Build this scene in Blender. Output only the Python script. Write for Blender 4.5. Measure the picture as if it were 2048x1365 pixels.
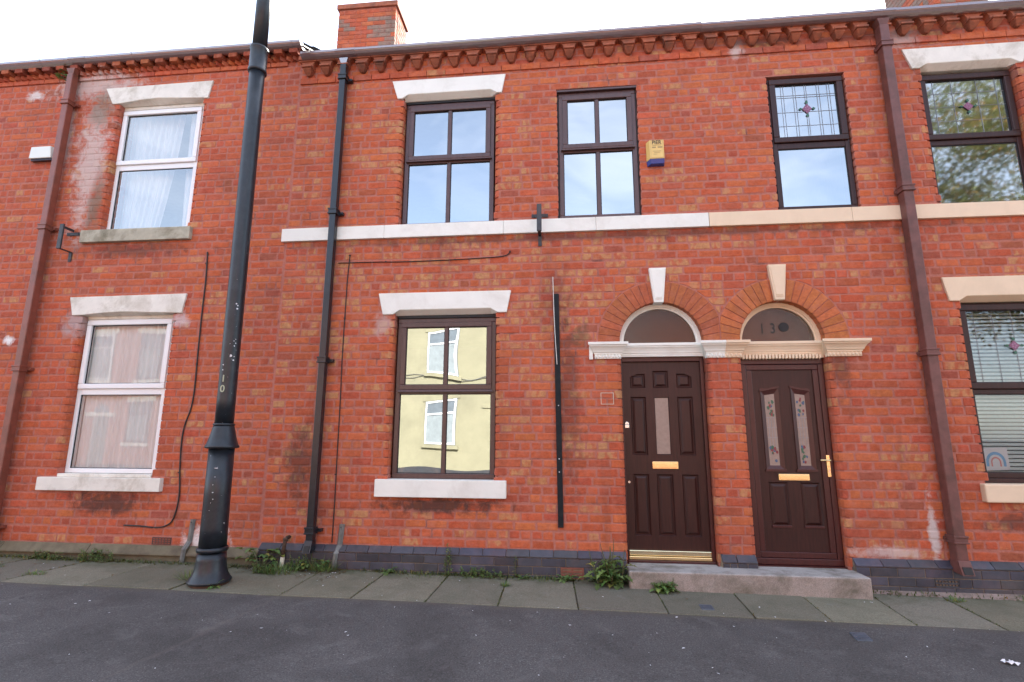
import bpy, math, random
from mathutils import Vector, Matrix
from mathutils import noise as mnoise
R = random.Random(7)
scene = bpy.context.scene
for o in list(bpy.data.objects): bpy.data.objects.remove(o)
C = scene.collection

# ------------------------------------------------------------------ camera
PITCH, YAW, ROLL = 0.18438, 0.10264, 0.0039
CAM = Vector((0.0, -5.4, 1.30))
cp, sp, cy_, sy_ = math.cos(PITCH), math.sin(PITCH), math.cos(YAW), math.sin(YAW)
FWD = Vector((-sy_*cp, cy_*cp, sp)); RT = Vector((cy_, sy_, 0)); UP = RT.cross(FWD)
RT2 = RT*math.cos(ROLL)+UP*math.sin(ROLL); UP2 = UP*math.cos(ROLL)-RT*math.sin(ROLL)
cd = bpy.data.cameras.new('camera'); cam = bpy.data.objects.new('camera', cd); C.objects.link(cam)
m = Matrix((RT2, UP2, -FWD)).transposed().to_4x4(); m.translation = CAM
cam.matrix_world = m
cd.sensor_width = 36; cd.lens = 1026.1/2048*36; cd.clip_start = 0.05; cd.clip_end = 2000
scene.camera = cam

# ------------------------------------------------------------------ light
SUN_EL = math.radians(38.0); SUN_AZ = math.atan2(0.257, 0.724)      # behind the houses, a little to the right
world = bpy.data.worlds.new('World'); scene.world = world; world.use_nodes = True
nt = world.node_tree; N = nt.nodes; N.clear()
sky = N.new('ShaderNodeTexSky'); sky.sky_type = 'NISHITA'; sky.sun_disc = False
sky.sun_elevation = SUN_EL; sky.sun_rotation = SUN_AZ; sky.air_density = 1.0; sky.dust_density = 1.6; sky.ozone_density = 1.0
tc = N.new('ShaderNodeTexCoord'); mp = N.new('ShaderNodeMapping'); mp.inputs['Scale'].default_value = (1.0, 1.5, 2.6)
cn = N.new('ShaderNodeTexNoise'); cn.inputs['Scale'].default_value = 2.2; cn.inputs['Detail'].default_value = 4; cn.inputs['Roughness'].default_value = 0.6
cn.inputs['Distortion'].default_value = 0.6
cr = N.new('ShaderNodeMapRange'); cr.inputs['From Min'].default_value = 0.38; cr.inputs['From Max'].default_value = 0.80
cr.inputs['To Min'].default_value = 0.10; cr.inputs['To Max'].default_value = 0.40
mx = N.new('ShaderNodeMix'); mx.data_type = 'RGBA'
mx.inputs['B'].default_value = (9.0, 9.2, 9.6, 1)                   # thin bright cloud, in the sky texture's own units
bg = N.new('ShaderNodeBackground'); bg.inputs['Strength'].default_value = 0.12
out = N.new('ShaderNodeOutputWorld'); L = nt.links
L.new(tc.outputs['Generated'], mp.inputs['Vector']); L.new(mp.outputs['Vector'], cn.inputs['Vector'])
L.new(cn.outputs['Fac'], cr.inputs['Value']); L.new(cr.outputs['Result'], mx.inputs['Factor'])
L.new(sky.outputs['Color'], mx.inputs['A']); L.new(mx.outputs['Result'], bg.inputs['Color']); L.new(bg.outputs['Background'], out.inputs['Surface'])
sd = bpy.data.lights.new('sun', 'SUN'); sd.energy = 4.0; sd.angle = math.radians(0.53); sd.color = (1.0, 0.95, 0.86)
sun = bpy.data.objects.new('sun', sd); C.objects.link(sun)
sdir = Vector((math.sin(SUN_AZ)*math.cos(SUN_EL), math.cos(SUN_AZ)*math.cos(SUN_EL), math.sin(SUN_EL)))
sun.rotation_euler = sdir.to_track_quat('Z', 'Y').to_euler(); sun.location = (8, 22, 22)
scene.view_settings.view_transform = 'Standard'; scene.view_settings.look = 'None'
scene.view_settings.exposure = 2.15; scene.view_settings.gamma = 1.0; scene.view_settings.use_curve_mapping = False
scene.cycles.use_denoising = True
scene.cycles.max_bounces = 8; scene.cycles.transparent_max_bounces = 12; scene.cycles.sample_clamp_indirect = 6

# ------------------------------------------------------------------ mesh helpers
class M:
    """collects vertices and faces (world coordinates), then links them as one mesh object"""
    def __init__(s): s.v = []; s.f = []; s.c = []; s.mi = []; s.cur = 0; s.col = (1, 1, 1, 1); s.e = []
    def add(s, vs, fs, col=None, edge=None):
        b = len(s.v); s.e += edge or [0.]*len(vs); s.v += [tuple(p) for p in vs]; s.c += [col or s.col]*len(vs)
        for f in fs: s.f.append(tuple(i+b for i in f)); s.mi.append(s.cur)
        return s
    def box(s, x0, x1, y0, y1, z0, z1):
        vs = [(x, y, z) for z in (z0, z1) for y in (y0, y1) for x in (x0, x1)]
        return s.add(vs, [(0,2,3,1),(4,5,7,6),(0,1,5,4),(1,3,7,5),(3,2,6,7),(2,0,4,6)])
    def hexa(s, p):     # 8 points: bottom 4 (ccw), top 4
        return s.add(p, [(3,2,1,0),(4,5,6,7),(0,1,5,4),(1,2,6,5),(2,3,7,6),(3,0,4,7)])
    def prism_y(s, poly, y0, y1, caps=True):    # poly [(x,z)] counter-clockwise seen from the front (-y)
        n = len(poly); vs = [(x, y0, z) for x, z in poly]+[(x, y1, z) for x, z in poly]
        fs = [(i+n, (i+1) % n+n, (i+1) % n, i) for i in range(n)]
        if caps: fs += [tuple(range(n)), tuple(range(2*n-1, n-1, -1))]
        return s.add(vs, fs)
    def prism_x(s, poly, x0, x1, caps=True, dx=None):    # poly [(y,z)]
        n = len(poly); d0, d1 = dx or (None, None)
        vs = [(x0+(d0[i] if d0 else 0), p[0], p[1]) for i, p in enumerate(poly)]+[(x1+(d1[i] if d1 else 0), p[0], p[1]) for i, p in enumerate(poly)]
        fs = [(i, (i+1) % n, (i+1) % n+n, i+n) for i in range(n)]
        if caps: fs += [tuple(range(n-1, -1, -1)), tuple(range(n, 2*n))]
        return s.add(vs, fs)
    def tube(s, pts, r, n=6, caps=True):
        pts = [Vector(p) for p in pts]; vs = []; k = len(pts)
        rr = r if isinstance(r, (list, tuple)) else [r]*k
        ref = None
        for i, p in enumerate(pts):
            t = (pts[min(i+1, k-1)]-pts[max(i-1, 0)]).normalized()
            if ref is None: ref = Vector((0, 0, 1)) if abs(t.z) < .9 else Vector((1, 0, 0))
            a = t.cross(ref).normalized(); b = t.cross(a)
            if abs(t.z) >= .9: a = t.cross(Vector((1, 0, 0))).normalized(); b = t.cross(a)
            for j in range(n):
                w = 2*math.pi*j/n; vs.append(p+(a*math.cos(w)+b*math.sin(w))*rr[i])
        fs = [(i*n+j, i*n+(j+1) % n, (i+1)*n+(j+1) % n, (i+1)*n+j) for i in range(k-1) for j in range(n)]
        if caps: fs += [tuple(range(n-1, -1, -1)), tuple(range((k-1)*n, k*n))]
        return s.add(vs, fs)
    def lathe(s, prof, n=32, at=(0, 0)):      # prof [(r, z, xcentre)]
        k = len(prof); vs = []
        for p in prof:
            dx = p[2] if len(p) > 2 else 0
            for j in range(n):
                w = 2*math.pi*j/n; vs.append((at[0]+dx+p[0]*math.cos(w), at[1]+p[0]*math.sin(w), p[1]))
        fs = [(i*n+j, i*n+(j+1) % n, (i+1)*n+(j+1) % n, (i+1)*n+j) for i in range(k-1) for j in range(n)]
        fs += [tuple(range(n-1, -1, -1)), tuple(range((k-1)*n, k*n))]
        return s.add(vs, fs)
    def obj(s, name, mat, parent=None, bevel=0, smooth=False, at=None, segs=2, kind=None, label=None):
        base = wloc(parent)
        ctr = Vector(at) if at is not None else base
        me = bpy.data.meshes.new(name)
        me.from_pydata([(a-ctr.x, b-ctr.y, c-ctr.z) for a, b, c in s.v], [], s.f)
        for mm in (mat if isinstance(mat, (list, tuple)) else [mat]): me.materials.append(mm)
        if any(s.mi): me.polygons.foreach_set('material_index', s.mi)
        ca = me.color_attributes.new('tint', 'FLOAT_COLOR', 'POINT')
        ca.data.foreach_set('color', [q for c in s.c for q in c])
        if any(s.e):
            ea = me.attributes.new('edge', 'FLOAT', 'POINT'); ea.data.foreach_set('value', s.e)
        if smooth: me.polygons.foreach_set('use_smooth', [True]*len(me.polygons))
        me.update()
        o = bpy.data.objects.new(name, me); C.objects.link(o)
        if parent is not None: o.parent = parent
        o.location = ctr-base
        if bevel:
            b = o.modifiers.new('bevel', 'BEVEL'); b.width = bevel; b.segments = segs; b.limit_method = 'ANGLE'; b.angle_limit = math.radians(35)
        if smooth == 'auto': pass
        if kind: o['kind'] = kind
        if label: o['label'] = label
        return o
def wloc(o):
    v = Vector((0, 0, 0))
    while o is not None: v = v+o.location; o = o.parent
    return v
def thing(name, label, cat, loc=(0, 0, 0), group=None, parent=None):
    o = bpy.data.objects.new(name, None); o.empty_display_size = .1; C.objects.link(o); o.location = loc
    if label: o['label'] = label
    if cat: o['category'] = cat
    if group: o['group'] = group
    if parent is not None: o.parent = parent; o.location = Vector(loc)-wloc(parent)
    return o
def tag(o, label, cat, group=None, kind=None):
    if label: o['label'] = label
    if cat: o['category'] = cat
    if group: o['group'] = group
    if kind: o['kind'] = kind
    return o

# ------------------------------------------------------------------ materials
def new_mat(name):
    ma = bpy.data.materials.new(name); ma.use_nodes = True; t = ma.node_tree
    return ma, t, t.nodes, t.links, t.nodes['Principled BSDF']
def noise_node(t, scale, detail=4, rough=.6, vec=None, dist=0):
    n = t.nodes.new('ShaderNodeTexNoise'); n.inputs['Scale'].default_value = scale; n.inputs['Detail'].default_value = detail
    n.inputs['Roughness'].default_value = rough; n.inputs['Distortion'].default_value = dist
    if vec is not None: t.links.new(vec, n.inputs['Vector'])
    return n.outputs['Fac']
def maprange(t, val, a, b, c=0., d=1.):
    n = t.nodes.new('ShaderNodeMapRange'); n.inputs['From Min'].default_value = a; n.inputs['From Max'].default_value = b
    n.inputs['To Min'].default_value = c; n.inputs['To Max'].default_value = d; t.links.new(val, n.inputs['Value']); return n.outputs['Result']
def mixc(t, fac, a, b, mode='MIX'):
    n = t.nodes.new('ShaderNodeMix'); n.data_type = 'RGBA'; n.blend_type = mode
    for k, v in (('Factor', fac), ('A', a), ('B', b)):
        if hasattr(v, 'is_linked') or hasattr(v, 'links'): t.links.new(v, n.inputs[k])
        elif k == 'Factor': n.inputs[k].default_value = v
        else: n.inputs[k].default_value = (*v[:3], 1)
    return n.outputs['Result']
def math_(t, op, a, b=None):
    n = t.nodes.new('ShaderNodeMath'); n.operation = op
    for i, v in enumerate((a, b)):
        if v is None: continue
        if hasattr(v, 'links'): t.links.new(v, n.inputs[i])
        else: n.inputs[i].default_value = v
    return n.outputs[0]
def scaled_pos(t, sc):
    g = t.nodes.new('ShaderNodeNewGeometry'); mpn = t.nodes.new('ShaderNodeMapping'); mpn.inputs['Scale'].default_value = sc
    t.links.new(g.outputs['Position'], mpn.inputs['Vector']); return mpn.outputs['Vector']
def bump(t, b, h, strength=.3, dist=.005):
    n = t.nodes.new('ShaderNodeBump'); n.inputs['Strength'].default_value = strength; n.inputs['Distance'].default_value = dist
    t.links.new(h, n.inputs['Height']); t.links.new(n.outputs['Normal'], b.inputs['Normal'])
def simple(name, base, rough=.6, metal=0., var=.15, vscale=6., bscale=120., bstr=.15, dark=None, dscale=3., damt=0., spec=.5, stretch=(1, 1, 1), tint=False):
    ma, t, n, l, b = new_mat(name)
    pos = scaled_pos(t, stretch)
    f = noise_node(t, vscale, 5, .65, pos)
    col = mixc(t, maprange(t, f, .3, .7), [c*(1-var) for c in base], [min(1, c*(1+var)) for c in base])
    if dark: col = mixc(t, maprange(t, noise_node(t, dscale, 6, .7, pos, .4), .48, .72, 0, damt), col, dark)
    if tint:
        at = n.new('ShaderNodeAttribute'); at.attribute_name = 'tint'; col = mixc(t, 1.0, col, at.outputs['Color'], 'MULTIPLY')
    l.new(col, b.inputs['Base Color']); b.inputs['Roughness'].default_value = rough; b.inputs['Metallic'].default_value = metal
    b.inputs['Specular IOR Level'].default_value = spec
    if bstr: bump(t, b, noise_node(t, bscale, 4, .6, pos), bstr, .003)
    return ma

# weathering of the facades: stains and salts with shapes of their own, plus painted ledge shade
def weather_group():
    g = bpy.data.node_groups.new('weathering', 'ShaderNodeTree')
    g.interface.new_socket('Color', in_out='INPUT', socket_type='NodeSocketColor')
    g.interface.new_socket('Color', in_out='OUTPUT', socket_type='NodeSocketColor')
    gi = g.nodes.new('NodeGroupInput'); go = g.nodes.new('NodeGroupOutput'); l = g.links
    geo = g.nodes.new('ShaderNodeNewGeometry'); pos = geo.outputs['Position']; col = gi.outputs['Color']
    n1 = noise_node(g, 7, 7, .72, pos, .5); n2 = noise_node(g, 2.2, 5, .6, pos)
    soot = noise_node(g, 1.1, 6, .62, pos, .3)
    col = mixc(g, maprange(g, soot, .52, .80, 0, .36), col, (.085, .042, .035))
    col = mixc(g, maprange(g, noise_node(g, 3.1, 5, .6, scaled_pos(g, (1, 1, .5))), .58, .8, 0, .3), col, (.15, .07, .05))
    col = mixc(g, maprange(g, noise_node(g, 1.6, 5, .65, scaled_pos(g, (2.6, 1, .32)), .2), .56, .74, 0, .33), col, (.12, .055, .042))
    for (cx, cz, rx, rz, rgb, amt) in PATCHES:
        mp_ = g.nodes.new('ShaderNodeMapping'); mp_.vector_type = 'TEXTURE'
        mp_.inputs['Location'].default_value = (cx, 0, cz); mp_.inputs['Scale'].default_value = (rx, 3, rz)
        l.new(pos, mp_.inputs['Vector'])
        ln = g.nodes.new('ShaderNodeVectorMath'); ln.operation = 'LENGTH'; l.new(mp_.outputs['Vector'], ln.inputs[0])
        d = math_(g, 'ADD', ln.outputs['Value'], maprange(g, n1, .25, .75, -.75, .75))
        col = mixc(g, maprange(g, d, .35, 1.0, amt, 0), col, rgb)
    l.new(col, go.inputs['Color'])
    return g
SALT = (.56, .44, .40); SOOT_SHADE = (.05, .034, .03)  # soot, and contact shade painted under sills, string course and eaves
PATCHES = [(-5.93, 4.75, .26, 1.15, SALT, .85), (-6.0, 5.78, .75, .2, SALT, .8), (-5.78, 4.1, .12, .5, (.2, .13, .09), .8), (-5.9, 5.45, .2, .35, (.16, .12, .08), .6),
    (-6.33, 5.0, .1, .6, SALT, .6), (-3.82, .16, .30, .20, (.75, .68, .66), .95), (-1.35, .60, .78, .11, SOOT_SHADE, .8), (-5.05, .56, .6, .15, SOOT_SHADE, .75), (-5.2, 3.5, .8, .12, SOOT_SHADE, .55),
    (-2.85, 1.0, .2, .5, SOOT_SHADE, .6), (.04, 1.7, .17, 1.1, SOOT_SHADE, .5), (-.1, 2.75, .25, .45, SOOT_SHADE, .3), (3.40, .42, .05, .38, (.62, .55, .52), .9), (2.0, 5.66, .1, .16, SALT, .85),
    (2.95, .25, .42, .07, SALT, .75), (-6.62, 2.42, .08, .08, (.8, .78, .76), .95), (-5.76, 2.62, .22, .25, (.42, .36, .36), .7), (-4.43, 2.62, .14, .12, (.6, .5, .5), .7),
    (.5, 3.47, 4.2, .06, SOOT_SHADE, .5), (2.2, 1.9, .9, .3, (.3, .09, .05), .3), (.2, 2.35, .1, .16, (.12, .1, .06), .6), (-2.0, 2.55, .12, .2, (.5, .36, .33), .6), (2.75, 2.0, .1, .35, SOOT_SHADE, .5),
    (4.1, .55, .35, .12, SOOT_SHADE, .6), (1.42, 1.9, .08, .45, SOOT_SHADE, .5), (-6.9, 5.7, .15, .08, (.7, .66, .63), .8), (3.75, 5.7, .25, .15, SALT, .6), (2.3, 5.75, .5, .1, SOOT_SHADE, .6), (3.5, 5.72, 1.2, .1, SOOT_SHADE, .45)]
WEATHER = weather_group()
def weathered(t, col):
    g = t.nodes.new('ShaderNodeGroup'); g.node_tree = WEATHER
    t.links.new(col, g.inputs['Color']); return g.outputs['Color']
def brick_material():
    ma, t, n, l, b = new_mat('brick')
    at = n.new('ShaderNodeAttribute'); at.attribute_name = 'tint'
    oi = n.new('ShaderNodeObjectInfo')
    base = mixc(t, 1., at.outputs['Color'], oi.outputs['Color'], 'MULTIPLY')
    tan = math_(t, 'MULTIPLY', at.outputs['Alpha'], oi.outputs['Alpha'])
    # kiss marks: buff bands and patches inside one brick
    ban = noise_node(t, 1.0, 3, .5, scaled_pos(t, (15, 15, 7)), .2)
    base = mixc(t, math_(t, 'MULTIPLY', maprange(t, ban, .43, .54), math_(t, 'MULTIPLY', tan, .8)), base, (.53, .275, .118))
    f = noise_node(t, 17, 7, .75, scaled_pos(t, (1, 1, 1.4)))
    base = mixc(t, maprange(t, f, .28, .72), mixc(t, 1., base, (.66, .60, .62), 'MULTIPLY'), mixc(t, 1., base, (1.2, 1.36, 1.42), 'MULTIPLY'))
    pit = noise_node(t, 75, 3, .6, scaled_pos(t, (1, 1, 1)))
    base = mixc(t, maprange(t, pit, .66, .74, 0, .6), base, (.07, .03, .025))
    # mortar smeared over the faces
    base = mixc(t, maprange(t, noise_node(t, 9, 6, .7, scaled_pos(t, (1, 1, 1))), .49, .70, 0, .62), base, (.46, .165, .115))
    ed = n.new('ShaderNodeAttribute'); ed.attribute_name = 'edge'
    rag = noise_node(t, 30, 6, .75, scaled_pos(t, (1, 1, 1)))
    base = mixc(t, maprange(t, math_(t, 'ADD', ed.outputs['Fac'], maprange(t, rag, .3, .7, -.7, .7)), .25, 1.0, 0, .95), base, (.45, .158, .115))
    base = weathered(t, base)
    l.new(base, b.inputs['Base Color']); b.inputs['Roughness'].default_value = .88; b.inputs['Specular IOR Level'].default_value = .25
    bump(t, b, math_(t, 'ADD', f, math_(t, 'MULTIPLY', pit, .7)), .55, .004)
    return ma
def mortar_material():
    ma, t, n, l, b = new_mat('mortar')
    f = noise_node(t, 30, 6, .7, scaled_pos(t, (1, 1, 1)))
    base = mixc(t, maprange(t, f, .3, .7), (.38, .135, .098), (.49, .198, .150))
    base = mixc(t, maprange(t, noise_node(t, 4, 5, .65, scaled_pos(t, (1, 1, 1))), .57, .70, 0, .75), base, (.16, .07, .058))  # dark blotches put shade under brick edges into the mortar colour
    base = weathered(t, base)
    l.new(base, b.inputs['Base Color']); b.inputs['Roughness'].default_value = .95; b.inputs['Specular IOR Level'].default_value = .15
    bump(t, b, noise_node(t, 160, 4, .7, scaled_pos(t, (1, 1, 1))), .6, .004)
    return ma
BRICK = brick_material(); MORTAR = mortar_material()
WHITE = simple('white_paint', (.82, .81, .74), .6, var=.04, vscale=3, bscale=45, bstr=.2, dark=(.50, .45, .37), dscale=3.4, damt=.34)
CREAM = simple('cream_paint', (.78, .60, .42), .6, var=.04, vscale=2, bscale=45, bstr=.12, dark=(.5, .38, .25), dscale=2.0, damt=.3)
OLDWHITE = simple('weathered_white_paint', (.76, .72, .64), .7, var=.08, vscale=5, bscale=60, bstr=.3, dark=(.36, .30, .21), dscale=3.0, damt=.75)
OLDSILL = simple('mossy_stone', (.42, .39, .30), .85, var=.2, vscale=9, bscale=70, bstr=.4, dark=(.14, .12, .07), dscale=3.5, damt=.85)
PLINTHSTONE = simple('plinth_stone', (.155, .13, .082), .9, var=.25, vscale=7, bscale=60, bstr=.5, dark=(.07, .05, .035), dscale=2.5, damt=.8)
BLUEBRICK = simple('blue_engineering_brick', (.046, .049, .060), .5, var=.28, vscale=11, bscale=90, bstr=.3, dark=(.13, .085, .075), dscale=4, damt=.5, tint=True)
BLUEMORTAR = simple('plinth_mortar', (.25, .19, .13), .95, var=.25, vscale=20, bscale=120, bstr=.4, dark=(.06, .055, .05), dscale=5, damt=.95)
TERRA = simple('terracotta', (.34, .10, .05), .85, var=.25, vscale=13, bscale=80, bstr=.45, dark=(.06, .038, .03), dscale=3.6, damt=.9)
MAHOG = simple('mahogany_grain', (.034, .0095, .0075), .40, var=.35, vscale=5, bscale=14, bstr=.10, stretch=(9, 9, .8), spec=.38)
MAHOGRED = simple('mahogany_frame', (.056, .0115, .010), .36, var=.25, vscale=5, bscale=14, bstr=.08, stretch=(9, 9, .8))
BROWNFRAME = simple('rosewood_frame', (.088, .043, .040), .33, var=.2, vscale=5, bscale=10, bstr=.05, stretch=(6, 6, 1))
GASKET = simple('black_gasket', (.012, .012, .013), .6, bstr=0)
UPVC = simple('white_upvc', (.82, .82, .82), .28, var=.02, bstr=0)
BLACKPAINT = simple('black_gloss_paint', (.011, .014, .019), .30, var=.3, vscale=14, bscale=60, bstr=.10, spec=.55)
POSTPAINT = simple('worn_black_paint', (.011, .015, .021), .38, var=.35, vscale=10, bscale=50, bstr=.16, dark=(.05, .055, .06), dscale=9, damt=.35)
BROWNPIPE = simple('brown_pipe_paint', (.23, .068, .044), .42, var=.2, vscale=8, bscale=40, bstr=.08, dark=(.10, .05, .035), dscale=3, damt=.5)
RUSTPIPE = simple('rust_brown_pipe', (.15, .056, .046), .5, var=.25, vscale=9, bscale=50, bstr=.15, dark=(.06, .028, .018), dscale=3, damt=.8)
GUTTERMAT = simple('brown_gutter_plastic', (.16, .09, .092), .22, var=.12, vscale=7, bstr=0, spec=.9); _g = GUTTERMAT.node_tree.nodes['Principled BSDF']; _g.inputs['Coat Weight'].default_value = 1; _g.inputs['Coat IOR'].default_value = 2.1; _g.inputs['Coat Roughness'].default_value = .12
BRASS = simple('polished_brass', (.90, .70, .36), .25, metal=1., var=.06, vscale=9, bstr=0)
STEEL = simple('grey_galvanised', (.19, .19, .18), .55, metal=.3, var=.25, vscale=12, bscale=60, bstr=.2, dark=(.10, .065, .04), dscale=6, damt=.6)
CHROME = simple('chrome', (.6, .6, .58), .2, metal=1., bstr=0)
IRON = simple('dark_iron', (.035, .038, .045), .5, var=.35, vscale=16, bscale=80, bstr=.25, dark=(.085, .05, .03), dscale=9, damt=.5)
CABLE = simple('black_cable', (.022, .016, .015), .6, bstr=0)
PIPEWHITE = simple('chalky_white', (.66, .62, .50), .85, var=.1, dark=(.3, .26, .2), dscale=14, damt=.4)
RUSTY = simple('rusty_iron', (.075, .04, .025), .85, var=.35, vscale=25, bscale=90, bstr=.4)
LEADING = simple('lead_came', (.30, .30, .31), .5, metal=.4, bstr=0)
ALARMYELLOW = simple('yellow_plastic', (.74, .50, .16), .42, var=.03, bstr=0)
ALARMBLUE = simple('blue_plastic', (.03, .055, .25), .35, bstr=0)
DARKNAVY = simple('navy_plastic', (.012, .014, .035), .35, bstr=0)
ALARMWHITE = simple('pale_plastic', (.72, .76, .70), .4, var=.02, bstr=0)
INK = simple('black_print', (.03, .028, .026), .6, bstr=0)
INKSOFT = simple('brown_print', (.36, .25, .10), .6, bstr=0)
PINK = simple('rose_glass', (.22, .075, .14), .3, var=.3, vscale=60, bstr=0)
GREENGLASS = simple('green_glass', (.03, .11, .065), .3, var=.2, bstr=0)
REDGLASS = simple('red_glass', (.20, .03, .04), .3, bstr=0)
BLUEGLASS = simple('blue_glass', (.05, .10, .18), .3, bstr=0)
SLATE = simple('roof_slate', (.085, .085, .09), .6, var=.2, vscale=6, bscale=40, bstr=.2)
PLASTER = simple('interior_plaster', (.35, .33, .30), .9, bstr=0)
BLIND = simple('blind_slat', (.78, .86, .84), .5, var=.03, bstr=0)
PAPER = simple('white_paper', (.75, .75, .78), .8, var=.03, bstr=0)
CRAYBLUE = simple('blue_crayon', (.18, .42, .72), .8, bstr=0)
CRAYRED = simple('pink_crayon', (.72, .28, .25), .8, bstr=0)
COVERMAT = simple('blue_grey_cover', (.085, .10, .125), .55, var=.25, vscale=20, bscale=90, bstr=.3)
CHIP = simple('white_chip', (.7, .7, .72), .7, bstr=0)
TURQ = simple('cream_render', (.315, .296, .198), .85, var=.10, vscale=1.2, bscale=60, bstr=.2, dark=(.20, .19, .13), dscale=.8, damt=.5)
BARK = simple('bark', (.10, .075, .05), .9, var=.3, vscale=12, bscale=30, bstr=.5)
GRANITE = None
def granite():
    ma, t, n, l, b = new_mat('doorstep_granite')
    p = scaled_pos(t, (1, 1, 1)); f = noise_node(t, 170, 3, .8, p)
    geo = n.new('ShaderNodeNewGeometry'); sx = n.new('ShaderNodeSeparateXYZ'); l.new(geo.outputs['Normal'], sx.inputs[0])
    col = mixc(t, maprange(t, f, .3, .7), (.20, .155, .13), (.45, .375, .33))
    # top faces turn paler and greyer, the riser stays pinker
    col = mixc(t, maprange(t, sx.outputs['Z'], .4, .9, 0, .85), col, mixc(t, maprange(t, f, .3, .7), (.33, .31, .29), (.5, .48, .46)))
    st = noise_node(t, 3.5, 6, .7, p, .4); col = mixc(t, maprange(t, st, .45, .68, 0, .8), col, (.10, .085, .055))
    l.new(col, b.inputs['Base Color']); b.inputs['Roughness'].default_value = .85; bump(t, b, f, .5, .004); return ma
GRANITE = granite()
def tarmac(name, a, c, seam=False):
    ma, t, n, l, b = new_mat(name)
    p = scaled_pos(t, (1, 1, 1)); f = noise_node(t, 95, 3, .85, p); g2 = noise_node(t, 45, 4, .8, p)
    col = mixc(t, maprange(t, f, .33, .70), a, c)
    col = mixc(t, maprange(t, f, .60, .69, 0, .9), col, (.25, .24, .235)); col = mixc(t, maprange(t, noise_node(t, 62, 2, .5, p), .30, .36, .6, 0), col, (.022, .021, .023))
    col = mixc(t, maprange(t, noise_node(t, 1.3, 6, .65, p, .3), .42, .7, 0, .55), col, [x*.62 for x in a])
    col = mixc(t, maprange(t, noise_node(t, 3.4, 5, .7, p, .5), .55, .75, 0, .35), col, [min(1, x*1.5) for x in c])
    if seam:
        ge = n.new('ShaderNodeNewGeometry'); se = n.new('ShaderNodeSeparateXYZ'); l.new(ge.outputs['Position'], se.inputs[0])
        dd = math_(t, 'ADD', se.outputs['Y'], maprange(t, noise_node(t, 6, 6, .75, p), .25, .75, -.10, .06))
        col = mixc(t, maprange(t, dd, -1.0, -.89, 0, .7), col, (.115, .098, .078))
        col = mixc(t, maprange(t, noise_node(t, 11, 5, .7, p), .66, .72, 0, .45), col, (.03, .028, .028))
    if seam:      # a scuffed joint between two spreads of tarmac
        mp_ = n.new('ShaderNodeMapping'); mp_.vector_type = 'TEXTURE'; mp_.inputs['Location'].default_value = (-2.62, -2.1, 0)
        mp_.inputs['Rotation'].default_value = (0, 0, math.radians(82)); l.new(p, mp_.inputs['Vector'])
        sx = n.new('ShaderNodeSeparateXYZ'); l.new(mp_.outputs['Vector'], sx.inputs[0])
        d = math_(t, 'ABSOLUTE', math_(t, 'ADD', sx.outputs['Y'], maprange(t, noise_node(t, 2.2, 4, .6, p), .3, .7, -.05, .05)))
        col = mixc(t, maprange(t, d, .002, .028, .32, 0), col, (.15, .125, .11))
    l.new(col, b.inputs['Base Color']); b.inputs['Roughness'].default_value = .9; b.inputs['Specular IOR Level'].default_value = .3
    bump(t, b, math_(t, 'ADD', f, g2), .9, .006); return ma
TARMAC = tarmac('footway_tarmac', (.057, .0525, .0495), (.152, .141, .136), True)
ROADMAT = tarmac('road_tarmac', (.05, .05, .05), (.08, .08, .08))
def flagstone():
    ma, t, n, l, b = new_mat('paving_flag')
    p = scaled_pos(t, (1, 1, 1)); f = noise_node(t, 90, 4, .85, p)
    at = n.new('ShaderNodeAttribute'); at.attribute_name = 'tint'
    col = mixc(t, maprange(t, f, .3, .72), (.10, .091, .064), (.285, .262, .20))
    col = mixc(t, 1., col, at.outputs['Color'], 'MULTIPLY')
    col = mixc(t, maprange(t, noise_node(t, 2.4, 6, .7, p, .4), .45, .7, 0, .6), col, (.085, .088, .055))
    col = mixc(t, maprange(t, noise_node(t, 5, 5, .7, p), .6, .75, 0, .4), col, (.26, .25, .23))
    ge = n.new('ShaderNodeNewGeometry'); se = n.new('ShaderNodeSeparateXYZ'); l.new(ge.outputs['Position'], se.inputs[0])
    dd = math_(t, 'ADD', se.outputs['Y'], maprange(t, noise_node(t, 5, 6, .75, p), .25, .75, -.30, .22))
    col = mixc(t, maprange(t, dd, -.34, -.06, 0, .75), col, (.075, .078, .036))
    l.new(col, b.inputs['Base Color']); b.inputs['Roughness'].default_value = .9; bump(t, b, f, .6, .004); return ma
FLAG = flagstone()
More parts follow.
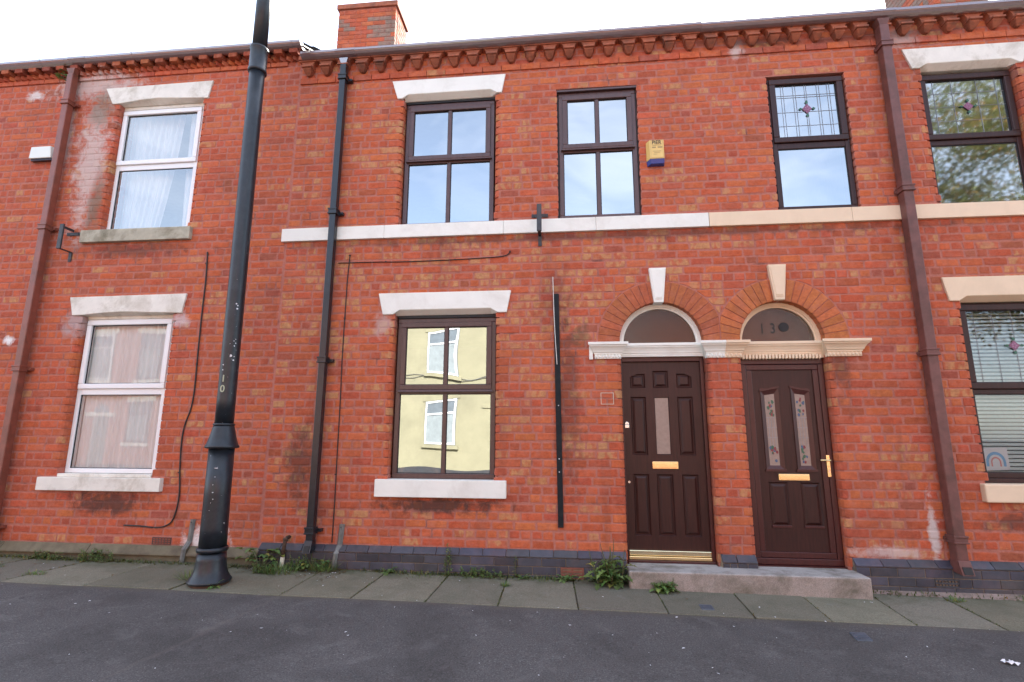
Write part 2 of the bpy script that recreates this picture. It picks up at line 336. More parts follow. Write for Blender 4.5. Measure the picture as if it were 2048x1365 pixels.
def glass(name, refl, tint=(.75, .8, .8), rough=0.0, blend=.35):
    ma = bpy.data.materials.new(name); ma.use_nodes = True; t = ma.node_tree; n = t.nodes; l = t.links; n.clear()
    o = n.new('ShaderNodeOutputMaterial'); mixs = n.new('ShaderNodeMixShader'); tr = n.new('ShaderNodeBsdfTransparent'); gl = n.new('ShaderNodeBsdfGlossy')
    tr.inputs['Color'].default_value = (*tint, 1); gl.inputs['Color'].default_value = (.97, .99, 1, 1); gl.inputs['Roughness'].default_value = rough
    lw = n.new('ShaderNodeLayerWeight'); lw.inputs['Blend'].default_value = blend
    mr = n.new('ShaderNodeMapRange'); mr.inputs['To Min'].default_value = refl; mr.inputs['To Max'].default_value = 1
    l.new(lw.outputs['Fresnel'], mr.inputs['Value']); l.new(mr.outputs['Result'], mixs.inputs['Fac'])
    l.new(tr.outputs[0], mixs.inputs[1]); l.new(gl.outputs[0], mixs.inputs[2]); l.new(mixs.outputs[0], o.inputs['Surface'])
    nz = noise_node(t, 1.7, 2, .4, scaled_pos(t, (1, 1, 1))); bp = n.new('ShaderNodeBump'); bp.inputs['Strength'].default_value = .10; bp.inputs['Distance'].default_value = .004
    l.new(nz, bp.inputs['Height']); l.new(bp.outputs['Normal'], gl.inputs['Normal'])
    return ma
MIRRORGLASS = glass('coated_glass', .42, (.35, .37, .37)); GLASS = glass('window_glass', .17, (.92, .95, .95)); CLEARGLASS = glass('clear_glass', .06, (.9, .94, .93)); DARKGLASS = glass('fanlight_glass', .0, (.7, .65, .62), .22); OLDGLASS = glass('old_glass', .40, (.6, .62, .6), .035); NETGLASS = glass('lower_window_glass', .03, (.97, .98, .98), 0.0, .2); SKYGLASS = glass('upper_window_glass', .24, (.92, .95, .95))
def fabric(name, col, trans):
    ma = bpy.data.materials.new(name); ma.use_nodes = True; t = ma.node_tree; n = t.nodes; l = t.links; n.clear()
    o = n.new('ShaderNodeOutputMaterial'); d = n.new('ShaderNodeBsdfDiffuse'); tl = n.new('ShaderNodeBsdfTranslucent'); tr = n.new('ShaderNodeBsdfTransparent')
    a = n.new('ShaderNodeMixShader'); b = n.new('ShaderNodeMixShader'); a.inputs['Fac'].default_value = .08; b.inputs['Fac'].default_value = trans
    f = noise_node(t, 30, 3, .5, scaled_pos(t, (3, 3, .3))); c = mixc(t, f, [x*.85 for x in col], col)
    l.new(c, d.inputs['Color']); l.new(c, tl.inputs['Color'])
    l.new(d.outputs[0], a.inputs[1]); l.new(tl.outputs[0], a.inputs[2]); l.new(a.outputs[0], b.inputs[1]); l.new(tr.outputs[0], b.inputs[2]); l.new(b.outputs[0], o.inputs['Surface'])
    return ma
NET = fabric('net_curtain', (.88, .87, .86), .06)
FROST = simple('frosted_glass', (.30, .22, .18), .35, var=.12, vscale=30, bscale=140, bstr=.2)
def leafmat(name, a, b2):
    ma, t, n, l, b = new_mat(name)
    at = n.new('ShaderNodeAttribute'); at.attribute_name = 'tint'
    c = mixc(t, maprange(t, noise_node(t, 25, 3, .6, scaled_pos(t, (1, 1, 1))), .3, .7), a, b2)
    c = mixc(t, 1., c, at.outputs['Color'], 'MULTIPLY')
    l.new(c, b.inputs['Base Color']); b.inputs['Roughness'].default_value = .55
    tl = n.new('ShaderNodeBsdfTranslucent'); l.new(c, tl.inputs['Color']); ms = n.new('ShaderNodeMixShader'); ms.inputs['Fac'].default_value = .3
    l.new(b.outputs[0], ms.inputs[1]); l.new(tl.outputs[0], ms.inputs[2]); l.new(ms.outputs[0], n['Material Output'].inputs['Surface']); return ma
LEAF = leafmat('weed_leaf', (.085, .165, .045), (.17, .27, .085)); DRY = leafmat('dry_leaf', (.14, .085, .04), (.22, .14, .06))
TREELEAF = leafmat('tree_leaf', (.16, .19, .075), (.28, .30, .13)); MOSS = leafmat('moss', (.06, .085, .02), (.12, .14, .04))

# ------------------------------------------------------------------ ground
def gz(x, y): return -0.06-0.010*max(-25, min(25, x))+0.018*max(-3.4, min(0.0, y))
def sheet(name, xs, ys, zf, mat):
    mm = M(); nx, ny = len(xs), len(ys)
    mm.add([(x, y, zf(x, y)) for y in ys for x in xs], [(j*nx+i, j*nx+i+1, (j+1)*nx+i+1, (j+1)*nx+i) for j in range(ny-1) for i in range(nx-1)])
    o = mm.obj(name, mat); o['kind'] = 'structure'; return o
sheet('ground', [-600, -60, -25, 0, 25, 60, 600], [-600, -60, -14, 9, 60, 600], lambda x, y: gz(x, -3.4)-.30, ROADMAT)
sheet('road', [-60, -25, 0, 25, 60], [-11.0, -7, -3.55], lambda x, y: gz(x, -3.4)-.13+.05*(1-abs(y+7.3)/3.7), ROADMAT)
xs_ = [-25+i for i in range(51)]
footway = sheet('pavement', [-60]+xs_+[60], [-3.4, -2.4, -1.4, -.6, .3], lambda x, y: gz(x, y)-.014, TARMAC)
# the tarmac surface itself lies level with the flags in front of them
tm = M(); edge = lambda x: -.885+.012*math.sin(x*3.1)+.006*math.sin(x*11)
for i in range(-60, 60):
    x0, x1 = i*.5, i*.5+.5
    ys = lambda x: [-3.4, -2.6, -1.8, -1.2, edge(x)]
    a, b = ys(x0), ys(x1)
    for k in range(4):
        tm.add([(x0, a[k], gz(x0, a[k])), (x1, b[k], gz(x1, b[k])), (x1, b[k+1], gz(x1, b[k+1])), (x0, a[k+1], gz(x0, a[k+1]))], [(0, 1, 2, 3)])
tm.obj('tarmac', TARMAC, footway)
kb = bpy.data.objects.new('kerb', None); C.objects.link(kb); kb['kind'] = 'structure'; kb.location = (0, -3.48, gz(0, -3.4))
for i in range(-22, 22):
    x0 = i*.92; z = gz(x0, -3.4)
    M().box(x0, x0+.91, -3.55, -3.40, z-.28, z+.004).obj('kerbstone', FLAG, kb, bevel=.012)
M().box(-60, 60, -14.6, -11.0, -.9, -.22).obj('far_pavement', FLAG)['kind'] = 'structure'
# paving flags along the foot of the houses
PX = [(-7.35, -7.5), (-6.45, -6.7), (-5.72, -5.92), (-5.02, -5.19), (-4.29, -4.34), (-3.42, -3.50), (-2.46, -2.47), (-1.80, -1.84), (-1.165, -1.19), (-.585, -.575), (.052, .085), (.79, .80), (1.49, 1.46), (2.08, 2.03), (2.72, 2.64), (3.33, 3.27), (4.05, 3.98), (4.9, 4.8), (5.8, 5.7)]
for i in range(len(PX)-1):
    (a, b), (c, d) = PX[i], PX[i+1]; g = .0045; mm = M(); dz = R.uniform(-.004, .005); t_ = R.uniform(.74, 1.16); mm.col = (t_, t_*R.uniform(.97, 1.02), t_*R.uniform(.92, 1.02), 1)
    tl = R.uniform(-.003, .003)
    pts = [(b+g, -.878), (d-g, -.878), (c-g, -.02), (a+g, -.02)]
    mm.hexa([(x, y, gz(x, y)-.06) for x, y in pts]+[(x, y, gz(x, y)+.004+dz+tl*(k in (0, 3))) for k, (x, y) in enumerate(pts)])
    mm.obj('paving_slab', FLAG, footway, bevel=.006)

# ------------------------------------------------------------------ houses
XL, XJ, XB, XR = -8.6, -3.225, 1.605, 6.9      # ends and party lines of the three houses
left = thing('terraced_house', 'red brick terraced house with white framed windows, left of the black lamp post', 'house', (-5.9, 0, 0), 'houses of the brick terrace')
mid = thing('terraced_house', 'middle red brick house with white painted trim and a dark six panel front door', 'house', (-.8, 0, 0), 'houses of the brick terrace')
right = thing('terraced_house', 'red brick house with cream painted trim and rose motifs in its leaded windows', 'house', (4.2, 0, 0), 'houses of the brick terrace')
# openings in the brickwork: x0,x1,z0,z1, chamfered jambs
OPEN = [(-5.70, -4.54, .86, 2.76, 1), (-5.65, -4.50, 3.765, 5.555, 1), (-1.868, -.735, .86, 2.69, 1), (-1.878, -.765, 3.682, 5.366, 1), (-.04, .873, 3.682, 5.30, 0),
        (2.31, 3.135, 3.682, 5.29, 0), (3.925, 4.88, 3.682, 5.33, 1), (3.95, 5.09, .89, 2.71, 1), (.593, 1.452, -.2, 2.28, 1), (1.806, 2.632, -.2, 2.28, 1)]
ARCH = [(1.012, 2.28, .428, .655), (2.219, 2.28, .415, .648)]
CH = .088
TINTS = [((.53, .112, .044), 0, 34), ((.56, .142, .052), 0, 16), ((.45, .090, .042), 0, 22), ((.36, .078, .042), 0, 10), ((.28, .08, .055), 0, 4), ((.50, .125, .055), 1, 13)]
def tint(house, z):
    w = [t[2] for t in TINTS]
    if house is mid: w = [30, 16, 18, 6, 1, 52 if 2.1 < z < 3.6 else 15]
    if house is left: w = [34, 9, 30, 12, 2.5, 5]
    t = R.choices(TINTS, w)[0]; k = R.uniform(.92, 1.08); mean = (.50, .108, .045)
    if not t[1]: t = (tuple(a*.62+b*.38 for a, b in zip(t[0], mean)), 0)
    return (t[0][0]*k, t[0][1]*k*R.uniform(.9, 1.1), t[0][2]*k*R.uniform(.9, 1.1), t[1]*R.uniform(.7, 1) if t[1] else 0)
VAR = {}
def brick_shape(w, h, k):
    """one brick face-on: rounded, slightly uneven outline, arris rubbed off"""
    key = (round(w, 2), round(h, 3), k)
    if key in VAR: return VAR[key]
    q = random.Random(int(key[0]*1000)*97+key[2]*13+int(key[1]*1000)); j = lambda s=.0026: q.uniform(-s, s); c = q.uniform(.004, .011)
    hx, hz = w/2, h/2
    outl = [(-hx+c, -hz+j()), (q.uniform(-.3, .3)*hx, -hz+j()), (hx-c, -hz+j()), (hx+j(), -hz+c), (hx+j(), hz-c), (hx-c, hz+j()), (q.uniform(-.3, .3)*hx, hz+j()), (-hx+c, hz+j()), (-hx+j(), hz-c), (-hx+j(), -hz+c)]
    n = len(outl); b = q.uniform(.009, .014); tip = q.uniform(-.0012, .0012); d = q.uniform(.0022, .0034)
    vs = [(x*(1-b/hx), tip*(x/hx), z*(1-b/hz)) for x, z in outl]+[(x, d, z) for x, z in outl]+[(x, .1, z) for x, z in outl]
    fs = [tuple(range(n))]+[(i+n, (i+1) % n+n, (i+1) % n, i) for i in range(n)]+[(i+2*n, (i+1) % n+2*n, (i+1) % n+n, i+n) for i in range(n)]
    VAR[key] = (vs, fs); return VAR[key]
def jamb_shape(x0, x1, z0, z1, side, c=.042):
    """brick beside an opening, its outer arris splayed; side -1: opening on its left, 1: on its right"""
    b = .004; zz = (z0+b, z1-b)
    plan = [(x0, .1), (x0, b), (x0+b, 0), (x1-c, 0), (x1-c*.3, c*.3), (x1, c), (x1, .1)]
    if side < 0: plan = [(x0, .1), (x0, c), (x0+c*.3, c*.3), (x0+c, 0), (x1-b, 0), (x1, b), (x1, .1)]
    n = len(plan); vs = [(x, y, z0) if y > .05 else (x, y+.003, z0) for x, y in plan]+[(x, y, zz[0]) for x, y in plan]+[(x, y, zz[1]) for x, y in plan]+[(x, y if y > .05 else y+.003, z1) for x, y in plan]
    fs = [(k*n+i, k*n+i+1, (k+1)*n+i+1, (k+1)*n+i) for k in range(3) for i in range(n-1)]+[tuple(range(n-1, -1, -1)), tuple(range(3*n, 4*n))]
    return vs, fs
def poly_shape(pl):
    n = len(pl); cx = sum(p[0] for p in pl)/n; cz = sum(p[1] for p in pl)/n
    b = .007; ins = []
    for x, z in pl:
        d = math.hypot(cx-x, cz-z) or 1; ins.append((x+(cx-x)/d*b*1.3, z+(cz-z)/d*b*1.3))
    vs = [(x, 0, z) for x, z in ins]+[(x, .003, z) for x, z in pl]+[(x, .1, z) for x, z in pl]
    fs = [tuple(range(n))]+[(i+n, (i+1) % n+n, (i+1) % n, i) for i in range(n)]+[(i+2*n, (i+1) % n+2*n, (i+1) % n+n, i+n) for i in range(n)]
    return vs, fs
def to_px(p):
    d = Vector(p)-CAM; w = d.dot(FWD)
    return 1024+1026.1*d.dot(RT2)/w, 682.5-1026.1*d.dot(UP2)/w, w
BRICKS = []       # (house, centre, verts/faces or shape key, tint, size on screen)
HIDDEN = [(-3.3, 9, 3.535, 3.672), (-1.95, -.62, .69, .85), (3.89, 5.2, .73, .88), (-5.85, -4.42, .70, .84), (-5.8, -4.44, 3.61, 3.75), (-5.78, -4.45, 2.72, 2.92), (-1.95, -.67, 2.68, 2.86), (-1.93, -.72, 5.34, 5.53),
          (-5.7, -4.47, 5.52, 5.72), (3.9, 4.88, 5.31, 5.49), (3.88, 5.1, 2.68, 2.88), (-8, -3.24, -1, .03), (-3.2, 9, -1, .13), (.29, .58, 2.12, 2.26), (1.47, 1.79, 2.12, 2.26), (2.65, 2.98, 2.12, 2.26)]
def add_brick(house, x0, x1, z0, z1, ends=(0, 0)):
    for (a, b, c, d) in HIDDEN:
        if x0 > a-.02 and x1 < b+.02 and z0 > c-.02 and z1 < d+.02: return
    cx, cz, w, h = (x0+x1)/2, (z0+z1)/2, x1-x0, z1-z0
    arch_cut = None
    for (ax, az, ri, ro) in ARCH:
        ro2 = ro+.012
        if z1 > az-.02 and abs(cx-ax) < ro2+w/2 and z0 < az+ro2: arch_cut = True
    px, py, dep = to_px((cx, 0, cz)); vis = 20 < px < 2028 and -10 < py < 1180
    size = w*h/dep**2 if vis else 0
    if arch_cut:
        pts = sorted(set([x0, x1]+[x0+(x1-x0)*i/10 for i in range(11)])); low = []
        for x in pts:
            zl = z0
            for (ax, az, ri, ro) in ARCH:
                if abs(x-ax) < ro+.012: zl = max(zl, az+math.sqrt((ro+.012)**2-(x-ax)**2))
            low.append(zl)
        seg = [i for i in range(len(pts)) if low[i] < z1-.004]
        runs = []; 
        for i in seg:
            if runs and runs[-1][-1] == i-1: runs[-1].append(i)
            else: runs.append([i])
        for r_ in runs:
            if len(r_) < 2 or pts[r_[-1]]-pts[r_[0]] < .02: continue
            pl = [(pts[i], low[i]) for i in r_]
            pl += [(pts[r_[-1]], z1), (pts[r_[0]], z1)]
            BRICKS.append((house, (cx, 0, cz), poly_shape(pl), None, tint(house, cz), size*len(r_)/len(pts)*.8))
        return
    if ends[0] or ends[1]:
        BRICKS.append((house, (cx, 0, cz), jamb_shape(x0, x1, z0, z1, -1 if ends[0] else 1), None, tint(house, cz), size)); return
    cz += .0028*math.sin(cx*2.7+cz*31)+.0016*math.sin(cx*7.1+cz*17)
    BRICKS.append((house, (cx, 0, cz), None, (w, h, R.randrange(8)), tint(house, cz), size))
def lay(xa, xb, zbase, ztop, pick, off=0.):
    k = 0; z = zbase
    while z < ztop-.03:
        z0, z1 = z+.0068, min(z+CH-.0068, ztop)
        if k % 5 == 3: jn = [xa-.3+off+i*.113 for i in range(int((xb-xa)/.113)+6)]
        else:
            jn = []; x = xa-.3+off+(.113 if k % 2 else 0)+(.05 if k % 5 == 4 else 0)
            while x < xb+.3:
                jn.append(x); wd = .226*R.uniform(.975, 1.025)
                if R.random() < .16: jn.append(x+wd/2)
                x += wd
        free = [(xa, xb, 0, 0)]
        for (a, b, c, d, chf) in OPEN:
            ov = min(z1, d)-max(z0, c)
            if ov <= .02: continue
            st = chf and z0 > c+.05 and z1 < d-.13
            nf = []
            for (p, q, e0, e1) in free:
                if b <= p or a >= q: nf.append((p, q, e0, e1)); continue
                if a-p > .03: nf.append((p, a, e0, 1 if st else 0))
                if q-b > .03: nf.append((b, q, 1 if st else 0, e1))
            free = nf
        for (p, q, e0, e1) in free:
            js = [p]+[x for x in jn if p+.06 < x < q-.06]+[q]
            for i in range(len(js)-1):
                a = js[i]+(.0068 if i or p == xa else 0); b = js[i+1]-(.0068 if i < len(js)-2 or q == xb else 0)
                add_brick(pick((a+b)/2), a, b, z0+R.uniform(-.002, .002), z1+R.uniform(-.002, .002), (e0 if i == 0 else 0, e1 if i == len(js)-2 else 0))
        z += CH; k += 1
lay(XL, XJ-.006, .055, 6.10, lambda x: left, .06)
lay(XJ+.006, XR, .02, 5.93, lambda x: mid if x < XB else right)
for house in (left, mid, right):
    bl = sorted([b for b in BRICKS if b[0] is house], key=lambda b: -b[5])
    hl = wloc(house); rest = M()
    for i, (h_, c_, sh, key, tn, sz) in enumerate(bl):
        if i < 300:
            if sh is None:
                w, h, kk = key; kq = (round(w, 2), round(h, 3), kk)
                if ('me', kq) not in VAR:
                    vs, fs = brick_shape(w, h, kk); me = bpy.data.meshes.new('brick'); me.from_pydata(vs, [], fs); me.materials.append(BRICK)
                    ca = me.color_attributes.new('tint', 'FLOAT_COLOR', 'POINT'); ca.data.foreach_set('color', [1.]*4*len(vs)); VAR[('me', kq)] = me
                    ea = me.attributes.new('edge', 'FLOAT', 'POINT'); ea.data.foreach_set('value', [0.]*(len(vs)//3)+[1.]*(len(vs)-len(vs)//3))
                o = bpy.data.objects.new('brick', VAR[('me', kq)]); o.location = Vector(c_)-hl; o.scale.x = w/round(w, 2)
                o.location.y += R.uniform(-.0015, .0015)
            else:
                vs, fs = sh; me = bpy.data.meshes.new('brick'); me.from_pydata([(x-c_[0], y, z-c_[2]) for x, y, z in vs], [], fs); me.materials.append(BRICK)
                ca = me.color_attributes.new('tint', 'FLOAT_COLOR', 'POINT'); ca.data.foreach_set('color', [1.]*4*len(vs))
                o = bpy.data.objects.new('brick', me); o.location = Vector(c_)-hl
            o.color = tn; o.parent = house; C.objects.link(o)
        else:
            if sh is None:
                w, h, kk = key; vs, fs = brick_shape(w, h, kk); s_ = w/round(w, 2); dy = R.uniform(-.0015, .0015)
                vs = [(c_[0]+x*s_, y+dy, c_[2]+z) for x, y, z in vs]
            else: vs, fs = sh
            rest.add(vs, fs, tn, [0.]*(len(vs)//3)+[1.]*(len(vs)-len(vs)//3) if len(vs) % 3 == 0 and (sh is None or len(vs) != 28) else None)
    rest.obj('brickwork', BRICK, house, kind='stuff')

# the wall behind the brick faces (mortar), with its openings and reveals
def wall_sheet(house, xa, xb, z0, z1, yf=.0042, yb=.27):
    mm = M(); e = .008
    ops = [(a-(.046 if ch else e), b+(.046 if ch else e), c-e, d+e if d != 2.28 else 2.28) for a, b, c, d, ch in OPEN if b > xa and a < xb]; chs = [ch for a, b, c, d, ch in OPEN if b > xa and a < xb]
    arches = [a for a in ARCH if xa < a[0] < xb]
    boxes = [(a-r-e, a+r+e, z, z+r+.02+e) for a, z, r, _ in arches]
    xs = sorted({xa, xb}|{v for o in ops for v in o[:2]}|{v for o in boxes for v in o[:2]}); zs = sorted({z0, z1}|{v for o in ops for v in o[2:]}|{v for o in boxes for v in o[2:]})
    xs = [x for x in xs if xa <= x <= xb]; zs = [z for z in zs if z0 <= z <= z1]
    for i in range(len(xs)-1):
        for j in range(len(zs)-1):
            cx, cz = (xs[i]+xs[i+1])/2, (zs[j]+zs[j+1])/2
            if any(a < cx < b and c < cz < d for a, b, c, d in ops+boxes): continue
            for y, rev in ((yf, 0), (yb, 1)):
                q = [(xs[i], y, zs[j]), (xs[i+1], y, zs[j]), (xs[i+1], y, zs[j+1]), (xs[i], y, zs[j+1])]
                mm.add(q[::-1] if rev else q, [(0, 1, 2, 3)])
    for (a, b, c, d), ch in zip(ops, chs):
        i_ = .041 if ch else 0; ym = .046 if ch else yf
        if ch: mm.add([(a, yf, c), (a+i_, ym, c), (a+i_, ym, d), (a, yf, d)], [(0, 1, 2, 3)]); mm.add([(b, yf, c), (b, yf, d), (b-i_, ym, d), (b-i_, ym, c)], [(0, 1, 2, 3)])
        mm.add([(a+i_, ym, c), (a+i_, yb, c), (a+i_, yb, d), (a+i_, ym, d)], [(0, 1, 2, 3)]); mm.add([(b-i_, ym, c), (b-i_, ym, d), (b-i_, yb, d), (b-i_, yb, c)], [(0, 1, 2, 3)])
        if d != 2.28: mm.add([(a, yf, d), (a, yb, d), (b, yb, d), (b, yf, d)], [(0, 1, 2, 3)])
        mm.add([(a, yf, c), (b, yf, c), (b, yb, c), (a, yb, c)], [(0, 1, 2, 3)])
    for (ax, az, r, _), (a, b, c, d) in zip(arches, boxes):
        n = 24; re = r+e
        for k in range(n):
            p = [(ax-re*math.cos(math.pi*t/n), az+re*math.sin(math.pi*t/n)) for t in (k, k+1)]
            for y, rev in ((yf, 0), (yb, 1)):
                q = [(p[0][0], y, p[0][1]), (p[1][0], y, p[1][1]), (p[1][0], y, d), (p[0][0], y, d)]
                mm.add(q[::-1] if rev else q, [(0, 1, 2, 3)])
            mm.add([(p[0][0], yf, p[0][1]), (p[0][0], yb, p[0][1]), (p[1][0], yb, p[1][1]), (p[1][0], yf, p[1][1])], [(0, 1, 2, 3)])
    mm.obj('wall', MORTAR, house)
wall_sheet(left, XL, XJ, -.3, 6.15); wall_sheet(mid, XJ, XB, -.3, 5.95); wall_sheet(right, XB, XR, -.3, 5.95)
for house, a, b, top in ((left, XL, XJ, 6.15), (mid, XJ, XB, 5.95), (right, XB, XR, 5.95)):
    mm = M(); mm.box(a+.002, a+.10, .28, 8.8, -.3, top-.02).box(b-.10, b-.002, .28, 8.8, -.3, top-.02).box(a+.102, b-.102, 8.6, 8.8, -.3, top-.02)
    mm.box(a+.102, b-.102, .28, 8.598, 2.95, 3.15).box(a+.102, b-.102, .28, 8.598, top-.25, top-.1).box(a+.102, b-.102, .28, 8.598, -.28, -.02).box(a+.102, b-.102, 4.0, 4.1, -.018, top-.26)
    mm.obj('interior_wall', PLASTER, house)
    t0, t1 = top-.02, top+2.7      # pitched slate roof, slates overlapping
    rf = M()
    n = 15; ov = .05
    for sgn in (0, 1):
        for k in range(n):
            def P(f): return (-.06+4.46*f) if not sgn else (8.86-4.46*f)
            f0, f1 = k/n, min(1, (k+1.5)/n); za, zb = t0+.02+(t1-t0)*f0+.02, t0+(t1-t0)*f1+.012
            rf.add([(a-.001, P(f0), za), (b+.001, P(f0), za), (b+.001, P(f1), zb), (a-.001, P(f1), zb), (a-.001, P(f0), za-.03), (b+.001, P(f0), za-.03)], [(0, 1, 2, 3) if not sgn else (3, 2, 1, 0), (4, 5, 1, 0)])
    gab = M()
    for x in (a+.003, b-.003): gab.prism_x([(.0, t0), (8.8, t0), (4.4, t1-.05)], x-.003, x+.003)
    r_o = rf.obj('roof', SLATE, house); gab.obj('gable', MORTAR, house)
    if house in (left, right):
        x0, x1, y0, y1, zt = (-4.08, -2.98, 2.5, 3.12, 9.2) if house is left else (6.10, 6.93, 2.5, 3.6, 9.9)
        ch = M().box(x0+.008, x1-.008, y0+.008, y1-.008, 7.0, zt-.10).obj('chimney', MORTAR, r_o)
        k = 0; z = 7.5
        while z < zt-.16:
            for face in ('f', 'sl', 'sr'):
                aa, bb = (x0, x1) if face == 'f' else (y0+.11, y1)
                js = [aa]+[aa+.226*i+(.113 if k % 2 else 0) for i in range(8) if aa+.05 < aa+.226*i+(.113 if k % 2 else 0) < bb-.05]+[bb]
                for i in range(len(js)-1):
                    w = js[i+1]-js[i]-.01
                    if face == 'f': vis = z > 8.0
                    else: vis = z > 8.0 and ((face == 'sr') == (house is left))
                    if not vis: continue
                    vs, fs = brick_shape(w, .078, R.randrange(5)); c = (js[i]+js[i+1])/2; mm2 = M(); mm2.col = tint(left, 3)
                    if (R.random() < .6 and c > -3.5) or R.random() < .08: mm2.col = (.27, .17, .125, 0)
                    if face == 'f': mm2.add([(c+x, y0+y, z+.04+zz) for x, y, zz in vs], fs)
                    elif face == 'sr': mm2.add([(x1-y, c+x, z+.04+zz) for x, y, zz in vs], fs)
                    else: mm2.add([(x0+y, c-x, z+.04+zz) for x, y, zz in vs], fs)
                    mm2.obj('brick', BRICK, ch)
            z += CH; k += 1
        M().box(x0-.03, x1+.03, y0-.03, y1+.03, zt-.10, zt).obj('chimney_cap', TERRA, r_o, bevel=.008)
# small end slate of the left roof, lifted clear of the gutter below
M().hexa([(-3.33, -.1, 6.1), (-3.16, -.1, 6.06), (-3.16, .5, 6.36), (-3.33, .5, 6.4), (-3.33, -.1, 6.115), (-3.16, -.1, 6.075), (-3.16, .5, 6.375), (-3.33, .5, 6.415)]).obj('roof_slate', SLATE, left)

# voussoirs and keystones
for i, (ax, az, ri, ro) in enumerate(ARCH):
    house = mid if i == 0 else right; n = 23 if i == 0 else 22
    for k in range(n):
        a0, a1 = math.pi*k/n+.007, math.pi*(k+1)/n-.007
        pl = []
        for r, aa in ((ri, (a1, a0)), (ro, (a0, a1))):
            da = .004/r
            pl += [(ax+r*math.cos(q), az+r*math.sin(q)) for q in (aa if r == ri else aa)]
        lim = 1.6125
        if i == 0: pl = [(min(x, lim-.006), z) for x, z in pl]
        else: pl = [(max(x, lim+.006), z) for x, z in pl]
        if max(p[0] for p in pl)-min(p[0] for p in pl) < .012: continue
        vs, fs = poly_shape([pl[0], pl[3], pl[2], pl[1]][::-1]) if False else poly_shape([pl[1], pl[2], pl[3], pl[0]][::-1])
        mm = M(); q = R.uniform(.85, 1.1); base = (.45, .125, .052) if i == 0 else (.52, .15, .052); mm.col = (base[0]*q, base[1]*q*R.uniform(.9, 1.1), base[2]*q, 0)
        mm.add([(x, y-.004, z) for x, y, z in vs], fs); mm.obj('voussoir', BRICK, house)
    kx = 1.0 if i == 0 else 2.217
    mm = M(); zt, zb = 3.075, 2.695
    pl = [(kx-.048, zb), (kx+.048, zb), (kx+.089, zt), (kx-.089, zt)]
    mm.prism_y(pl, -.045, .08)
    mm.prism_y([(kx-.036, zb+.05), (kx+.036, zb+.05), (kx+.074, zt-.02), (kx-.074, zt-.02)], -.051, -.04)
    mm.prism_y([(kx-.036, zb+.036), (kx+.036, zb+.036), (kx+.037, zb+.046), (kx-.037, zb+.046)], -.053, -.04)
    mm.obj('keystone', WHITE if i == 0 else CREAM, house, bevel=.004)

# imposts and door transoms: moulded profile (y outwards negative, z)
PROF = [(.09, 2.105), (-.022, 2.105), (-.022, 2.150), (-.030, 2.152), (-.030, 2.166), (-.040, 2.172), (-.046, 2.190), (-.062, 2.215), (-.080, 2.232), (-.080, 2.240), (-.092, 2.246), (-.092, 2.274), (.09, 2.274)]
def impost(x0, x1, mat, house, ends=(1, 1)):
    d0 = [(-max(0, -p[0]-.022)*1.0 if ends[0] else 0) for p in PROF]; d1 = [(max(0, -p[0]-.022) if ends[1] else 0) for p in PROF]
    mm = M(); mm.prism_x(PROF, x0, x1, dx=(d0, d1))
    o = mm.obj('impost', mat, house, bevel=.003)
    dn = M(); n = max(2, int((x1-x0)/.034)); w = (x1-x0)/n
    for i in range(n):
        xc = x0+w*(i+.5); dn.lathe([(.0, 2.112), (.008, 2.113), (.013, 2.122), (.013, 2.140), (.006, 2.147)], 8, (xc, -.022))
    dn.obj('dentil_moulding', mat, o)
    return o
impost(.318, .593, WHITE, mid); impost(1.452, 1.640, WHITE, mid, (1, 0)); impost(1.6405, 1.806, CREAM, right, (0, 1)); impost(2.632, 2.955, CREAM, right)
M().box(.262, .30, -.03, .06, 2.098, 2.24).obj('impost_block', WHITE, mid, bevel=.004)
for (x0, x1, mat, house) in ((.585, 1.46, WHITE, mid), (1.80, 2.64, CREAM, right)):
    pr = [(y*.62+.075, z) for y, z in PROF]
    if mat is WHITE: pr = [(y, z if z > 2.15 else z+.03) for y, z in pr]
    o = M().prism_x(pr, x0, x1).obj('transom', mat, house, bevel=.003)
    if mat is CREAM:
        dn = M()
        for i in range(24):
            x = x0+.035+i*.0325; dn.box(x-.010, x+.010, .030, .07, 2.098, 2.140).lathe([(.003, 2.088), (.010, 2.094), (.010, 2.10)], 8, (x, .045))
        dn.obj('dentil_moulding', mat, o)

# lintels with a splayed soffit, sills
def lintel(house, t0, t1, b0, b1, zt, zb, s0, s1, mat, rise=.05, worn=0):
    mm = M(); y0, y1 = -.02, .12
    fr = [(b0, zb), (s0-.02, zb), (s0+.055, zb+rise), (s1-.055, zb+rise), (s1+.02, zb), (b1, zb), (t1, zt), (t0, zt)]
    if worn: fr = [(b0, zb), (s0-.02, zb), (s0+.30, zb+rise*.7), (s0+.55, zb+rise*.95), (s1-.3, zb+rise*.5), (s1+.02, zb+.006), (b1, zb), (t1, zt), (t0+.02, zt-.012)]
    n = len(fr); vs = [(x, y0, z) for x, z in fr]+[(x, .055, zb if z < (zt+zb)/2 else z) for x, z in fr]+[(x, y1, zb if z < (zt+zb)/2 else z) for x, z in fr]
    fs = [tuple(range(n))]+[(i+n, (i+1) % n+n, (i+1) % n, i) for i in range(n)]+[(i+2*n, (i+1) % n+2*n, (i+1) % n+n, i+n) for i in range(n)]+[tuple(range(3*n-1, 2*n-1, -1))]
    mm.add(vs, fs); return mm.obj('lintel', mat, house, bevel=.006)
lintel(mid, -2.062, -.567, -2.003, -.615, 2.875, 2.63, -1.868, -.735, WHITE)
lintel(mid, -2.03, -.644, -1.955, -.69, 5.546, 5.306, -1.878, -.765, WHITE)
lintel(left, -5.905, -4.385, -5.82, -4.42, 2.935, 2.70, -5.70, -4.54, OLDWHITE, .035, 1)
